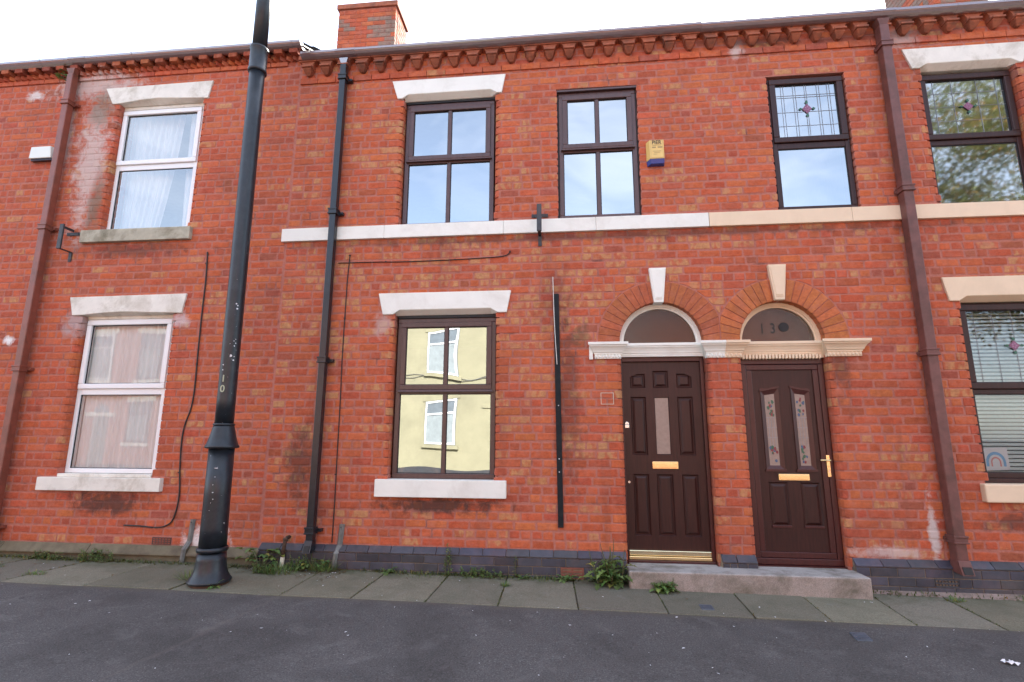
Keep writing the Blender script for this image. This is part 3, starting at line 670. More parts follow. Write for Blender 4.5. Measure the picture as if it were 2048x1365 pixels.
lintel(left, -5.885, -4.38, -5.74, -4.43, 5.736, 5.493, -5.65, -4.50, OLDWHITE, .05, 1)
lintel(right, 3.752, 5.02, 3.83, 4.94, 5.515, 5.272, 3.925, 4.88, OLDWHITE, .05)
lintel(right, 3.797, 5.24, 3.84, 5.19, 2.897, 2.65, 3.95, 5.09, CREAM, .05)
M().box(-1.985, -.607, -.055, .10, .682, .858).obj('sill', WHITE, mid, bevel=.006)
M().box(-5.885, -4.395, -.055, .06, .695, .838).box(-5.69, -4.55, -.01, .10, .839, .875).obj('sill', OLDWHITE, left, bevel=.006)
M().box(-5.86, -4.423, -.05, .11, 3.605, 3.762).obj('sill', OLDSILL, left, bevel=.007)
M().box(3.862, 5.17, -.06, .11, .718, .885).obj('sill', CREAM, right, bevel=.012)
# string course, cut into stones
xs = [-3.268, -2.03, -.655, .37, 1.572]
for i in range(4): M().box(xs[i], xs[i+1]-.0025, -.034, .095, 3.527, 3.683).obj('string_course_stone', WHITE, mid, bevel=.004)
for a, b in ((1.5745, 3.02), (3.0225, 3.502), (3.628, 4.72), (4.7225, 5.9), (5.9025, XR)): M().box(a, b, -.034, .095, 3.527, 3.683).obj('string_course_stone', CREAM, right, bevel=.004)

# plinths
def plinth(house, a, b, gaps=()):
    zt, zb = .196, .128
    core = M(); core.box(a, b, -.047, .1, -.35, zb-.006); core.prism_x([(-.045, zb-.006), (.1, zb-.006), (.1, zt-.006), (.012, zt-.006)], a, b)
    core.obj('plinth', BLUEMORTAR, house)
    def col():
        q = R.uniform(.7, 1.35); return (q, q*R.uniform(.9, 1.0), q*R.uniform(.92, 1.12), 1)
    x = a+.001; n = int(round((b-a)/.234)) or 1; w = (b-a)/n
    for i in range(n):
        mm = M(); mm.col = col(); mm.prism_x([(-.056, zb+.002), (.05, zb+.002), (.05, zt-.002), (.002, zt-.001), (-.056, zb+.016)], a+w*i+.002, a+w*(i+1)-.002); mm.obj('plinth_brick', BLUEBRICK, house, bevel=.004)
    for r in range(3):
        z1 = zb-.004-.079*r; z0 = z1-.073; o = w*.5 if r % 2 == 0 else w*.12
        js = [a]+[a+o+w*i for i in range(n+1) if a+.05 < a+o+w*i < b-.05]+[b]
        for i in range(len(js)-1):
            if any(js[i] < g1 and js[i+1] > g0 and r == gr for g0, g1, gr in gaps): 
                segs = [(js[i], max(js[i], [g for g in gaps if g[2] == r][0][0])), (min(js[i+1], [g for g in gaps if g[2] == r][0][1]), js[i+1])]
            else: segs = [(js[i], js[i+1])]
            for s0, s1 in segs:
                if s1-s0 < .03: continue
                mm = M(); mm.col = col(); mm.box(s0+.003, s1-.003, -.054+R.uniform(-.002, .002), .0, z0, z1); mm.obj('plinth_brick', BLUEBRICK, house, bevel=.004)
plinth(mid, -3.20, .575, [(-.066, .161, 1)]); plinth(right, 2.66, XR, [(3.32, 3.52, 1)])
plinth(mid, 1.468, 1.604); plinth(right, 1.606, 1.79)
x = XL
for xe in (-7.4, -6.2, -5.15, -4.0, -3.205):
    mm = M(); mm.prism_x([(-.062, .045), (.09, .045), (.09, .142), (.0, .142), (-.062, .062)], x+.002, xe-.002); mm.obj('plinth_stone', PLINTHSTONE, left, bevel=.008); x = xe
M().box(XL, -3.205, -.028, .09, -.35, .044).obj('plinth', PLINTHSTONE, left)
M().prism_x([(-.055, -.17), (-.055, -.066), (-.075, -.074), (-.125, -.10), (-.13, -.17)], 2.67, 4.75).obj('mortar_fillet', simple('pinkish_mortar', (.27, .20, .17), .95, var=.2, vscale=12, bscale=70, bstr=.6, dark=(.12, .10, .08), dscale=5, damt=.7), right)
# air bricks
def airbrick(house, x0, x1, y, z0, z1, mat, rows, cols):
    mm = M(); dz = (z1-z0)/(rows*2+1); dx = (x1-x0)/(cols*6+1)
    for r in range(rows+1): mm.box(x0, x1, y, y+.05, z0+dz*2*r, z0+dz*(2*r+1))
    for r in range(rows):
        for c in range(cols+1): mm.box(x0+dx*6*c, x0+dx*(6*c+1), y+.001, y+.05, z0+dz*(2*r+1), z0+dz*(2*r+2))
    mm.box(x0, x1, y+.04, y+.06, z0, z1).obj('air_brick', mat, house)
airbrick(left, -4.44, -4.225, -.006, .148, .222, simple('dull_air_brick', (.10, .055, .045), .9), 3, 6)
airbrick(mid, -.062, .158, -.058, -.058, .050, simple('faded_terracotta', (.21, .075, .05), .9, var=.25, vscale=20), 3, 2)
airbrick(right, 3.322, 3.518, -.058, -.03, .046, BLUEBRICK, 2, 7)

# cornices
def cornice(house, a, b):
    n = int(round((b-a)/.226)); w = (b-a)/n
    for i in range(n):
        x0 = a+w*i; xc = x0+w/2
        mm = M(); mm.col = tint(left, 4); mm.box(x0+.003, x0+w-.003, -.018, .05, 5.593, 5.667); mm.obj('cornice_brick', BRICK, house, bevel=.004)
        # corbel: shield shaped, tapering in
        mm = M(); top = 5.785
        for (z0, z1, h0, h1, y0, y1) in ((5.690, 5.708, .018, .036, -.034, -.052), (5.708, 5.740, .036, .050, -.052, -.082), (5.740, 5.762, .050, .056, -.082, -.094), (5.762, top, .064, .064, -.112, -.112)):
            mm.hexa([(xc-h0, y0, z0), (xc+h0, y0, z0), (xc+h0, .02, z0), (xc-h0, .02, z0), (xc-h1, y1, z1-.0005), (xc+h1, y1, z1-.0005), (xc+h1, .02, z1-.0005), (xc-h1, .02, z1-.0005)])
        mm.obj('corbel', TERRA, house, bevel=.004)
        # block over it with half an arch on each side
        mm = M(); ra = w/2-.064
        pl = [(xc-.062, top+.001), (xc+.062, top+.001)]+[(x0+w-.002-ra*math.sin(t*math.pi/8), top+.004+ra*1.35*math.cos(t*math.pi/8)) for t in (3, 2, 1, 0)]+[(x0+w-.002, top+.135), (x0+.002, top+.135)]+[(x0+.002+ra*math.sin(t*math.pi/8), top+.004+ra*1.35*math.cos(t*math.pi/8)) for t in (0, 1, 2, 3)]
        mm.prism_y(pl, -.072, .02)
        mm.box(x0+.002, x0+w-.002, -.104, -.05, top+.082, top+.134); mm.box(x0+.002, x0+w-.002, -.088, -.05, top+.066, top+.0815)
        mm.obj('arch_block', TERRA, house, bevel=.004)
cornice(mid, XJ+.01, XB-.002); cornice(right, XB+.002, XR)
x = XL; i = 0
while x < XJ-.2:
    mm = M(); mm.col = tint(left, 4); mm.box(x+.003, x+.223, -.018, .05, 5.868, 5.926); mm.obj('cornice_brick', BRICK, left, bevel=.004); x += .226
x = XL+.05
while x < XJ-.1:
    mm = M(); q = tint(left, 4); mm.col = (q[0]*.7, q[1]*.8, q[2]*.9, 0); mm.box(x, x+.108, -.105, .05, 5.985, 6.055); mm.obj('dentil', BRICK, left, bevel=.004); x += .2
sw = M(); x = XL
while x < XJ-.09:
    q = tint(left, 4); sw.col = (q[0], q[1], q[2], 0)
    sw.add([(x, .0, 5.929), (x+.084, .0, 5.929), (x+.042, -.058, 5.929), (x, .0, 5.980), (x+.084, .0, 5.980), (x+.042, -.058, 5.980)], [(0, 1, 2), (5, 4, 3), (0, 2, 5, 3), (2, 1, 4, 5)]); x += .086
sw.obj('sawtooth_course', BRICK, left, kind='stuff')
M().box(XL, XJ, -.02, .03, 5.9805, 5.9845).obj('cornice_tile', TERRA, left)

# gutters
def gutter(house, a, b, zt, unions, outlet):
    pr = [(-.040, zt-.012), (-.045, zt-.062), (-.075, zt-.074), (-.100, zt-.072), (-.130, zt-.058), (-.148, zt-.036), (-.151, zt-.031), (-.158, zt-.029), (-.158, zt), (-.148, zt), (-.146, zt-.02), (-.127, zt-.048), (-.1, zt-.062), (-.05, zt-.055)]
    g = M().prism_x(pr, a, b).obj('gutter', GUTTERMAT, house)
    cap = M().prism_x(pr[:9], a-.004, a).prism_x(pr[:9], b, b+.004).obj('gutter_end', GUTTERMAT, g)
    for u in unions:
        q = [((y+.09)*1.05-.09, (z-zt)*1.05+zt+.001) for y, z in pr[:9]]
        M().prism_x(q, u-.012, u+.012).obj('gutter_union', GUTTERMAT, g)
    for u in outlet:
        q = [((y+.09)*1.06-.09, (z-zt)*1.06+zt+.001) for y, z in pr[:9]]
        M().prism_x(q, u-.125, u+.125).obj('gutter_outlet', GUTTERMAT, g, bevel=.003)
    M().box(a, b, -.038, .0, zt-.035, zt+.005).obj('fascia', simple('dark_fascia', (.03, .022, .02), .6, bstr=0), house)
gutter(left, XL, -3.185, 6.11, [-7.6, -6.75, -5.45, -4.45, -3.3], [-6.22])
gutter(mid, -3.16, XB-.004, 5.935, [-3.06, -1.56, -.53, .47], [-2.60])
gutter(right, XB+.004, XR, 5.925, [1.72, 2.6, 4.3, 5.3], [3.54])

# ------------------------------------------------------------------ windows
def pane(x0, x1, z0, z1, y, mat, parent, bow=.0009, name='pane'):
    mm = M(); n = 8
    for j in range(n+1):
        for i in range(n+1):
            u, v = i/n*2-1, j/n*2-1
            mm.add([(x0+(x1-x0)*i/n, y+bow*(1-u*u)*(1-v*v), z0+(z1-z0)*j/n)], [])
    mm.f = [(j*(n+1)+i, j*(n+1)+i+1, (j+1)*(n+1)+i+1, (j+1)*(n+1)+i) for j in range(n) for i in range(n)]; mm.mi = [0]*len(mm.f)
    return mm.obj(name, mat, parent, smooth=True)
def ring(mm, x0, x1, z0, z1, w, y0, y1, wb=None, wt=None):
    wb = wb or w; wt = wt or w
    mm.box(x0, x1, y0, y1, z0, z0+wb).box(x0, x1, y0, y1, z1-wt, z1).box(x0, x0+w, y0+.0005, y1, z0+wb, z1-wt).box(x1-w, x1, y0+.0005, y1, z0+wb, z1-wt)
    return mm
def gasket(mm, x0, x1, z0, z1, y): ring(mm, x0, x1, z0, z1, .007, y, y+.012)
def cottage_window(house, x0, x1, z0, z1, zm, y, head=.05):
    """brown window: upper opening sash over a fixed light, each with a vertical bar"""
    fr = ring(M(), x0, x1, z0, z1, .05, y, y+.07).obj('window', BROWNFRAME, house, bevel=.005)
    sx0, sx1, sz0, sz1 = x0+.045, x1-.045, zm-.03, z1-head
    s = ring(M(), sx0, sx1, sz0, sz1, .055, y-.018, y+.04).obj('sash', BROWNFRAME, fr, bevel=.006)
    M().hexa([(sx0-.025, y-.030, zm-.055), (sx1+.025, y-.030, zm-.055), (sx1+.025, y, zm-.055), (sx0-.025, y, zm-.055), (sx0, y-.018, zm-.03), (sx1, y-.018, zm-.03), (sx1, y, zm-.03), (sx0, y, zm-.03)]).obj('weather_bar', BROWNFRAME, fr, bevel=.003)
    M().box(x0+.05, x1-.05, y+.002, y+.06, zm-.075, zm-.031).obj('transom', BROWNFRAME, fr, bevel=.004)
    xc = (x0+x1)/2
    M().box(xc-.021, xc+.021, y-.006, y+.045, sz0+.055, sz1-.055).obj('glazing_bar', BROWNFRAME, fr, bevel=.004)
    M().box(xc-.021, xc+.021, y+.004, y+.055, z0+.05, zm-.075).obj('glazing_bar', BROWNFRAME, fr, bevel=.004)
    gk = M()
    for (a, b, c, d, yy, bw) in ((sx0+.055, xc-.021, sz0+.055, sz1-.055, y+.012, -.0008), (xc+.021, sx1-.055, sz0+.055, sz1-.055, y+.012, .0009), (x0+.05, xc-.021, z0+.05, zm-.075, y+.025, -.0010), (xc+.021, x1-.05, z0+.05, zm-.075, y+.025, .0006)):
        gasket(gk, a, b, c, d, yy-.004); pane(a, b, c, d, yy, MIRRORGLASS, fr, bw)
    gk.obj('gasket', GASKET, fr)
    return fr
cottage_window(mid, -1.850, -.742, .862, 2.60, 1.83, .085)
M().box(-1.85, -.742, .065, .155, 2.60, 2.63).obj('head_trim', GASKET, mid); 
cottage_window(mid, -1.865, -.785, 3.690, 5.28, 4.565, .085)
M().box(-1.865, -.775, .07, .155, 5.28, 5.306).obj('head_trim', GASKET, mid)
cottage_window(mid, -.022, .858, 3.69, 5.265, 4.58, .030, .045)
M().prism_x([(-.004, 5.268), (.1, 5.268), (.1, 5.30), (.01, 5.30), (-.004, 5.29)], -.04, .873).obj('head_trim', BROWNFRAME, mid)
ring(M(), -.039, .872, 3.684, 5.299, .015, .04, .09).obj('sealant', GASKET, mid)
def leading(parent, x0, x1, z0, z1, y, vx, hz):
    mm = M()
    for v in vx: mm.box(x0+(x1-x0)*v-.0013, x0+(x1-x0)*v+.0013, y-.0025, y+.001, z0, z1)
    for h in hz: mm.box(x0, x1, y-.002, y+.0015, z0+(z1-z0)*h-.0013, z0+(z1-z0)*h+.0013)
    mm.obj('leading', LEADING, parent)
def rose(parent, cx, cz, y, w, h):
    mm = M()
    mm.prism_y([(cx-w*.62, cz), (cx, cz-h*.6), (cx+w*.62, cz), (cx, cz+h*.6)], y-.004, y)
    mm.cur = 1
    for (dx, dz, sx, sz) in ((-w*.8, .0, .26, .16), (w*.8, .0, .26, .16), (0, h*.8, .2, .24), (0, -h*.8, .2, .24)):
        mm.prism_y([(cx+dx-w*sx, cz+dz), (cx+dx, cz+dz-h*sz), (cx+dx+w*sx, cz+dz), (cx+dx, cz+dz+h*sz)], y-.0045, y-.0005)
    mm.cur = 2
    for k in range(5):
        a = k*1.2566; r0 = w*.22
        mm.lathe([(r0*.5, 0), (r0*.52, .001)], 7, (0, 0)) if False else None
        px, pz = cx+r0*math.cos(a), cz+r0*math.sin(a)
        mm.prism_y([(px+w*.11*math.cos(t*1.047), pz+h*.11*math.sin(t*1.047)) for t in range(6)], y-.006, y-.001)
    mm.obj('rose', [PINK, GREENGLASS, simple('lilac_glass', (.32, .14, .24), .3, bstr=0)], parent)
def two_light(house, x0, x1, z0, z1, zm, y, frame, glass_, lead=None, rs=None, w=.065, gap=.09, out_w=.05):
    fr = ring(M(), x0, x1, z0, z1, out_w, y, y+.07).obj('window', frame, house, bevel=.005)
    s = ring(M(), x0+.012, x1-.012, zm+.012, z1-.012, w, y-.02, y+.04).obj('sash', frame, fr, bevel=.008)
    M().box(x0+out_w, x1-out_w, y+.003, y+.06, zm-gap/2-.012, zm+.0115).obj('transom', frame, fr, bevel=.005)
    a, b, c, d = x0+.012+w, x1-.012-w, zm+.012+w, z1-.012-w
    gk = M(); gasket(gk, a, b, c, d, y+.006); gasket(gk, x0+out_w, x1-out_w, z0+out_w, zm-gap/2-.012, y+.012); gk.obj('gasket', GASKET, fr)
    pane(a, b, c, d, y+.012, glass_, fr, .0005); pane(x0+out_w, x1-out_w, z0+out_w, zm-gap/2-.012, y+.018, glass_, fr, -.0005)
    if lead: leading(fr, a, b, c, d, y+.0095, lead[0], lead[1])
    if rs: rose(fr, rs[0], rs[1], y+.006, rs[2], rs[3])
    return fr
two_light(right, 2.325, 3.125, 3.688, 5.275, 4.475, .03, MAHOG, MIRRORGLASS, ([.10, .14, .30, .34, .49, .52, .69, .73, .86, .90], [.22, .48, .76, .80]), (2.724, 4.894, .085, .10))
two_light(right, 3.93, 4.875, 3.688, 5.255, 4.45, .09, MAHOG, OLDGLASS, ([.10, .34, .66, .90], [.25, .51, .76]), (4.412, 4.853, .085, .085), gap=.07)
two_light(right, 3.96, 5.08, .93, 2.645, 1.765, .09, MAHOG, CLEARGLASS, ([.08, .26, .44, .62, .8, .95], [.24, .5, .76]), (4.445, 2.208, .085, .085), gap=.05)
M().box(3.96, 5.08, .07, .15, .886, .93).obj('window_board', MAHOG, right, bevel=.004)
two_light(left, -5.70, -4.58, .878, 2.665, 1.82, .085, UPVC, NETGLASS, w=.06)
two_light(left, -5.66, -4.545, 3.768, 5.45, 4.665, .085, UPVC, SKYGLASS, w=.06)
M().box(-5.66, -4.54, .075, .16, 5.451, 5.49).obj('head_packing', OLDWHITE, left); M().box(-5.70, -4.58, .075, .16, 2.666, 2.70).obj('head_packing', OLDWHITE, left)

# behind the glass
def curtain(name, label, x0, x1, z0, z1, y, waves, amp, mat, sweep=0., seed=1):
    q = random.Random(seed); mm = M(); nx, nz = 90, 14; ph = [q.uniform(0, 6.3) for _ in range(4)]
    for j in range(nz+1):
        for i in range(nx+1):
            u, v = i/nx, j/nz
            pull = sweep*max(0, (1-v))**1.5
            x = x0+(x1-x0)*(u*(1-abs(pull))+(pull if pull > 0 else 0)*1.0)
            mm.v.append((x, y+amp*(math.sin(u*waves*6.28+ph[0]+.4*math.sin(v*3))+.5*math.sin(u*waves*2.3*6.28+ph[1])), z0+(z1-z0)*v)); mm.c.append((1, 1, 1, 1))
    mm.f = [(j*(nx+1)+i, j*(nx+1)+i+1, (j+1)*(nx+1)+i+1, (j+1)*(nx+1)+i) for j in range(nz) for i in range(nx)]; mm.mi = [0]*len(mm.f)
    return tag(mm.obj(name, mat, smooth=True, at=((x0+x1)/2, y, z0)), label, 'curtain')
curtain('net_curtain', 'sheer white net curtain behind the lower white framed window', -5.68, -4.56, .84, 2.7, .165, 17, .014, NET, 0, 2)
curtain('net_curtain', 'white drape swept aside at the left of the upper white framed window', -5.72, -4.95, 3.72, 5.52, .27, 7, .02, NET, -.25, 3)
curtain('net_curtain', 'narrow white drape at the right of the upper white framed window', -4.85, -4.5, 3.72, 5.52, .25, 4, .016, NET, .2, 4)
curtain('roller_blind', 'pale blind drawn behind the upper leaded window between the doors and the brown pipe', 2.3, 3.16, 3.66, 5.3, .30, .5, .003, NET, 0, 5)
tag(bpy.data.objects['roller_blind'], None, 'blind')
bl = thing('venetian_blind', 'pale slatted blind hanging in the lower right window above the cream sill', 'blind', (4.5, .2, .95))
for i in range(43):
    z = .975+i*.0385
    mm = M(); mm.hexa([(4.0, .178, z-.012), (5.05, .178, z-.012), (5.05, .206, z+.012), (4.0, .206, z+.012), (4.0, .1782, z-.0105), (5.05, .1782, z-.0105), (5.05, .2062, z+.0135), (4.0, .2062, z+.0135)])
    mm.obj('slat', BLIND, bl, at=(4.5, .19, z))
M().box(4.0, 5.05, .17, .21, 2.61, 2.64).obj('head_rail', BLIND, bl)
dr = thing('drawing', "child's rainbow drawing taped inside the lower right window", 'drawing', (4.14, .15, 1.0))
M().hexa([(4.035, .148, .995), (4.262, .148, 1.005), (4.262, .150, 1.005), (4.035, .150, .995), (4.03, .148, 1.212), (4.258, .148, 1.218), (4.258, .150, 1.218), (4.03, .150, 1.212)]).obj('paper', PAPER, dr)
for r, w, ma in ((.088, .024, CRAYBLUE), (.046, .014, CRAYRED)):
    mm = M(); n = 14; pts = [(4.145-r*math.cos(math.pi*k/n), 1.075+r*1.12*math.sin(math.pi*k/n)) for k in range(n+1)]; pts = [(pts[0][0], 1.035)]+pts+[(pts[-1][0], 1.035)]
    inn = [(4.145+(x-4.145)*(r-w)/r, 1.075+(z-1.075)*((r-w)/r if z > 1.075 else 1)) for x, z in pts]
    for k in range(len(pts)-1): mm.add([(pts[k][0], .1472, pts[k][1]), (inn[k][0], .1472, inn[k][1]), (inn[k+1][0], .1472, inn[k+1][1]), (pts[k+1][0], .1472, pts[k+1][1])], [(0, 1, 2, 3)])
    mm.obj('rainbow_band', ma, dr)

# ------------------------------------------------------------------ doors
def plate(mm, x0, x1, z0, z1, holes, y0, y1):
    xs = sorted({x0, x1}|{v for h in holes for v in h[:2]}); zs = sorted({z0, z1}|{v for h in holes for v in h[2:]})
    for i in range(len(xs)-1):
        for j in range(len(zs)-1):
            cx, cz = (xs[i]+xs[i+1])/2, (zs[j]+zs[j+1])/2
            if any(a < cx < b and c < cz < d for a, b, c, d in holes): continue
            mm.add([(xs[i], y0, zs[j]), (xs[i+1], y0, zs[j]), (xs[i+1], y0, zs[j+1]), (xs[i], y0, zs[j+1])], [(0, 1, 2, 3)])
    for a, b, c, d in holes:
        e = .012      # moulded slope into the panel
        mm.add([(a, y0, c), (b, y0, c), (b, y0, d), (a, y0, d), (a+e, y1, c+e), (b-e, y1, c+e), (b-e, y1, d-e), (a+e, y1, d-e)], [(0, 1, 5, 4), (1, 2, 6, 5), (2, 3, 7, 6), (3, 0, 4, 7)])
    mm.box(x0, x1, y1, y1+.03, z0, z1)
    mm.add([(x0, y0, z0), (x1, y0, z0), (x1, y1, z0), (x0, y1, z0), (x0, y0, z1), (x1, y0, z1), (x1, y1, z1), (x0, y1, z1)], [(0, 3, 2, 1), (4, 5, 6, 7), (0, 4, 7, 3), (1, 2, 6, 5)])
    return mm
def fielded(x0, x1, z0, z1, y, parent, mat, d=.014):
    e, i = .018, .040
    mm = M(); mm.add([(x0+e, y, z0+e), (x1-e, y, z0+e), (x1-e, y, z1-e), (x0+e, y, z1-e), (x0+i, y-d, z0+i), (x1-i, y-d, z0+i), (x1-i, y-d, z1-i), (x0+i, y-d, z1-i)], [(4, 5, 6, 7), (0, 1, 5, 4), (1, 2, 6, 5), (2, 3, 7, 6), (3, 0, 4, 7)])
    mm.obj('panel', mat, parent)
# front door of the middle house
holes = [(.688, .847, .328, .928), (.925, 1.088, .328, .928), (1.175, 1.337, .328, .928), (.690, .847, 1.118, 1.718), (.932, 1.083, 1.124, 1.714), (1.168, 1.328, 1.118, 1.718), (.690, .847, 1.810, 1.960), (.928, 1.086, 1.810, 1.992), (1.170, 1.326, 1.810, 1.960)]
d1 = plate(M(), .612, 1.412, .195, 2.085, holes, .130, .146).obj('door', MAHOG, mid)
for k, h in enumerate(holes):
    if k == 4: M().box(h[0]+.002, h[1]-.002, .140, .1455, h[2]+.002, h[3]-.002).obj('pane', FROST, d1)
    else: fielded(*h, .1455, d1, MAHOG)
for s in (0, 1):       # arched heads of the two outer top panels
    x0, x1 = ((.690, .847), (1.170, 1.326))[s]; mm = M(); n = 8
    top = [(x0+(x1-x0)*i/n, (1.925+.05*math.sin(math.pi/2*(i/n if not s else 1-i/n)))) for i in range(n+1)]
    mm.prism_y([(x0, 1.962)]+[] if False else [(x1, 1.9995), (x0, 1.9995)]+top, .1285, .146); mm.obj('panel_head', MAHOG, d1)
f1 = M(); f1.box(.594, .611, .10, .17, .09, 2.14).box(1.413, 1.450, .10, .17, .09, 2.14).box(.611, 1.413, .10, .17, 2.087, 2.14).obj('door_frame', MAHOGRED, mid, bevel=.004)
lb = M().box(.884, 1.142, .117, .131, .982, 1.056).obj('letterbox', BRASS, d1, bevel=.004); M().box(.897, 1.129, .112, .1175, .994, 1.040).obj('letterbox_flap', BRASS, d1, bevel=.003)
mm = M(); mm.box(.618, .664, .112, .131, 1.392, 1.43); mm.prism_y([(.641+.023*math.cos(a*.2618), 1.43+.03*math.sin(a*.2618)) for a in range(13)], .112, .131); mm.obj('lock', CHROME, d1, bevel=.004)
M().prism_y([(.645+.012*math.cos(a*.524), .849+.012*math.sin(a*.524)) for a in range(12)], .124, .131).obj('lock', CHROME, d1)
M().box(.616, 1.412, .096, .132, .146, .196).obj('weather_bar', simple('bright_brass', (.95, .80, .50), .22, metal=1, bstr=0), d1, bevel=.006)
M().box(.612, 1.412, .085, .14, .108, .140).obj('threshold', BRASS, d1, bevel=.005); M().box(.60, 1.44, .06, .17, .086, .107).obj('threshold_board', MAHOGRED, d1, bevel=.004)
# front door of the house on the right
f2 = ring(M(), 1.812, 2.628, .098, 2.098, .055, .085, .16, wb=.06).obj('door_frame', MAHOGRED, right, bevel=.006)
M().box(1.80, 2.63, .05, .16, .088, .097).obj('threshold', MAHOGRED, right)
gl = [(2.034, 2.130), (2.330, 2.426)]
holes = [(1.995, 2.172, .985, 1.80), (2.292, 2.468, .985, 1.80), (2.003, 2.187, .447, .866), (2.305, 2.488, .447, .866)]
d2 = ring(M(), 1.868, 2.572, .16, 2.04, .055, .092, .15).obj('door', MAHOGRED, right, bevel=.006)
plate(M(), 1.923, 2.517, .216, 1.984, holes, .108, .121).obj('door_leaf', MAHOG, d2)
for k, h in enumerate(holes[2:]): fielded(*h, .1205, d2, MAHOG, .012); M().box(h[0]+.0, h[1]-.0, .094, .109, h[2]-.012, h[2]+.012).obj('panel_moulding', MAHOGRED, d2, bevel=.004)
for k, (h, (a, b)) in enumerate(zip(holes[:2], gl)):
    tl, tr = (1.768, 1.806) if k == 0 else (1.806, 1.768); il, ir = (1.728, 1.742) if k == 0 else (1.742, 1.728)
    mm = M()
    o_ = [(h[0], .985), (h[1], .985), (h[1], tr), (h[0], tl)]; i_ = [(a, 1.028), (b, 1.028), (b, ir), (a, il)]
    mm.add([(x, .098, z) for x, z in o_]+[(x, .112, z) for x, z in i_], [(0, 1, 5, 4), (1, 2, 6, 5), (2, 3, 7, 6), (3, 0, 4, 7)])
    mm.prism_y([(h[0]-.012, .970), (h[1]+.012, .970), (h[1]+.012, .992), (h[0]-.012, .992)], .092, .11); mm.prism_y([(h[0]-.010, tl-.004), (h[1]+.010, tr-.004), (h[1]+.010, tr+.016), (h[0]-.010, tl+.016)], .094, .11)
    mm.add([(h[0], .098, .985), (h[0], .108, .985), (h[0], .108, tl), (h[0], .098, tl), (h[1], .098, .985), (h[1], .108, .985), (h[1], .108, tr), (h[1], .098, tr)], [(0, 1, 2, 3), (7, 6, 5, 4)])
    if k == 0: mm.prism_y([(h[0], tl), (h[1], tr), (h[1], 1.8), (h[0], 1.8)], .1075, .121)
    else: mm.prism_y([(h[0], tl), (h[1], tr), (h[1], 1.8), (h[0], 1.8)], .1075, .121)
    mm.obj('panel_moulding', MAHOGRED, d2)
    M().prism_y([(a, 1.028), (b, 1.028), (b, ir), (a, il)], .1115, .1155).obj('pane', FROST, d2)
    ld = M()
    for z in (1.14+.06, 1.30, 1.40, 1.50): ld.box(a, b, .109, .1118, z-.0018, z+.0018)
    for u in (.22, .5, .78): x = a+(b-a)*u; ld.box(x-.0015, x+.0015, .1092, .1118, 1.2, 1.5)
    ld.obj('leading', LEADING, d2)
    fl = M()     # the leaded flowers at top and bottom
    for (zc, up) in ((1.118, 1), (1.615, -1)):
        for q in range(11):
            xx = a+(b-a)*R.uniform(.18, .82); zz = zc+R.uniform(-.075, .095)*up; s = R.uniform(.010, .018); an = R.uniform(0, 6.3)
            fl.cur = R.choice([0, 0, 1, 1, 2]); fl.prism_y([(min(b-.003, max(a+.003, xx+s*math.cos(an+t*1.2566)*(.6 if t % 2 else 1))), zz+s*1.3*math.sin(an+t*1.2566)) for t in range(5)], .1088-.0001*q, .1117)
    fl.obj('leaded_flower', [GREENGLASS, REDGLASS, BLUEGLASS], d2, kind='stuff')
M().box(2.101, 2.393, .094, .109, .884, .948).obj('letterbox', BRASS, d2, bevel=.004); M().box(2.115, 2.379, .090, .0945, .895, .936).obj('letterbox_flap', BRASS, d2, bevel=.003)
hd = M(); hd.box(2.560, 2.592, .082, .0925, .923, 1.133); hd.tube([(2.576, .085, 1.083), (2.576, .045, 1.083), (2.552, .042, 1.084), (2.485, .042, 1.084)], .010, 8); hd.obj('handle', BRASS, d2, bevel=.003)
M().box(2.569, 2.583, .079, .083, .965, .99).obj('lock', CHROME, d2)
# fanlights
for i, (ax, az, r, _) in enumerate(ARCH):
    house = mid if i == 0 else right; n = 28; mm = M(); mat = WHITE if i == 0 else CREAM
    for (r0, r1, y0) in ((r+.006, r-.032, .085), (r-.030, r-.05, .10)):
        for k in range(n):
            p = [(rr, math.pi*t/n) for rr in (r0, r1) for t in (k, k+1)]
            q = [(ax+rr*math.cos(t), az+rr*math.sin(t)) for rr, t in p]
            mm.hexa([(q[2][0], y0, q[2][1]), (q[0][0], y0, q[0][1]), (q[0][0], .17, q[0][1]), (q[2][0], .17, q[2][1]), (q[3][0], y0, q[3][1]), (q[1][0], y0, q[1][1]), (q[1][0], .17, q[1][1]), (q[3][0], .17, q[3][1])])
    fr = mm.obj('fanlight', mat, house)
    rr = r-.045
    M().prism_y([(ax+rr*math.cos(math.pi*k/n), az+rr*math.sin(math.pi*k/n)) for k in range(n+1)], .118, .124).obj('pane', DARKGLASS if i == 0 else FROST_DARK if False else DARKGLASS, fr)
    M().box(ax-.4, ax+.4, .30, .302, 2.25, 2.72).obj('hall_shade_sheet', simple('hall_shadow', (.16, .105, .09) if i == 0 else (.25, .21, .215), .8, bstr=0), fr)  # sheet behind the pane; the hall's shade is put into its colour
def text(s, size, loc, mat, parent, name, ext=.0008, xs=1., rot=(math.pi/2, 0, 0)):
    cu = bpy.data.curves.new(name, 'FONT'); cu.body = s; cu.size = size; cu.extrude = ext; cu.align_x = 'CENTER'; cu.offset = size*.012
    tmp = bpy.data.objects.new('tmp', cu); C.objects.link(tmp); bpy.context.view_layer.update()
    me = bpy.data.meshes.new_from_object(tmp.evaluated_get(bpy.context.evaluated_depsgraph_get())); bpy.data.objects.remove(tmp); bpy.data.curves.remove(cu)
    me.materials.clear(); me.materials.append(mat); o = bpy.data.objects.new(name, me); C.objects.link(o); o.parent = parent; o.location = Vector(loc)-wloc(parent); o.rotation_euler = rot; o.scale.x = xs; return o
fan2 = [o for o in right.children if o.name.startswith('fanlight')][0]
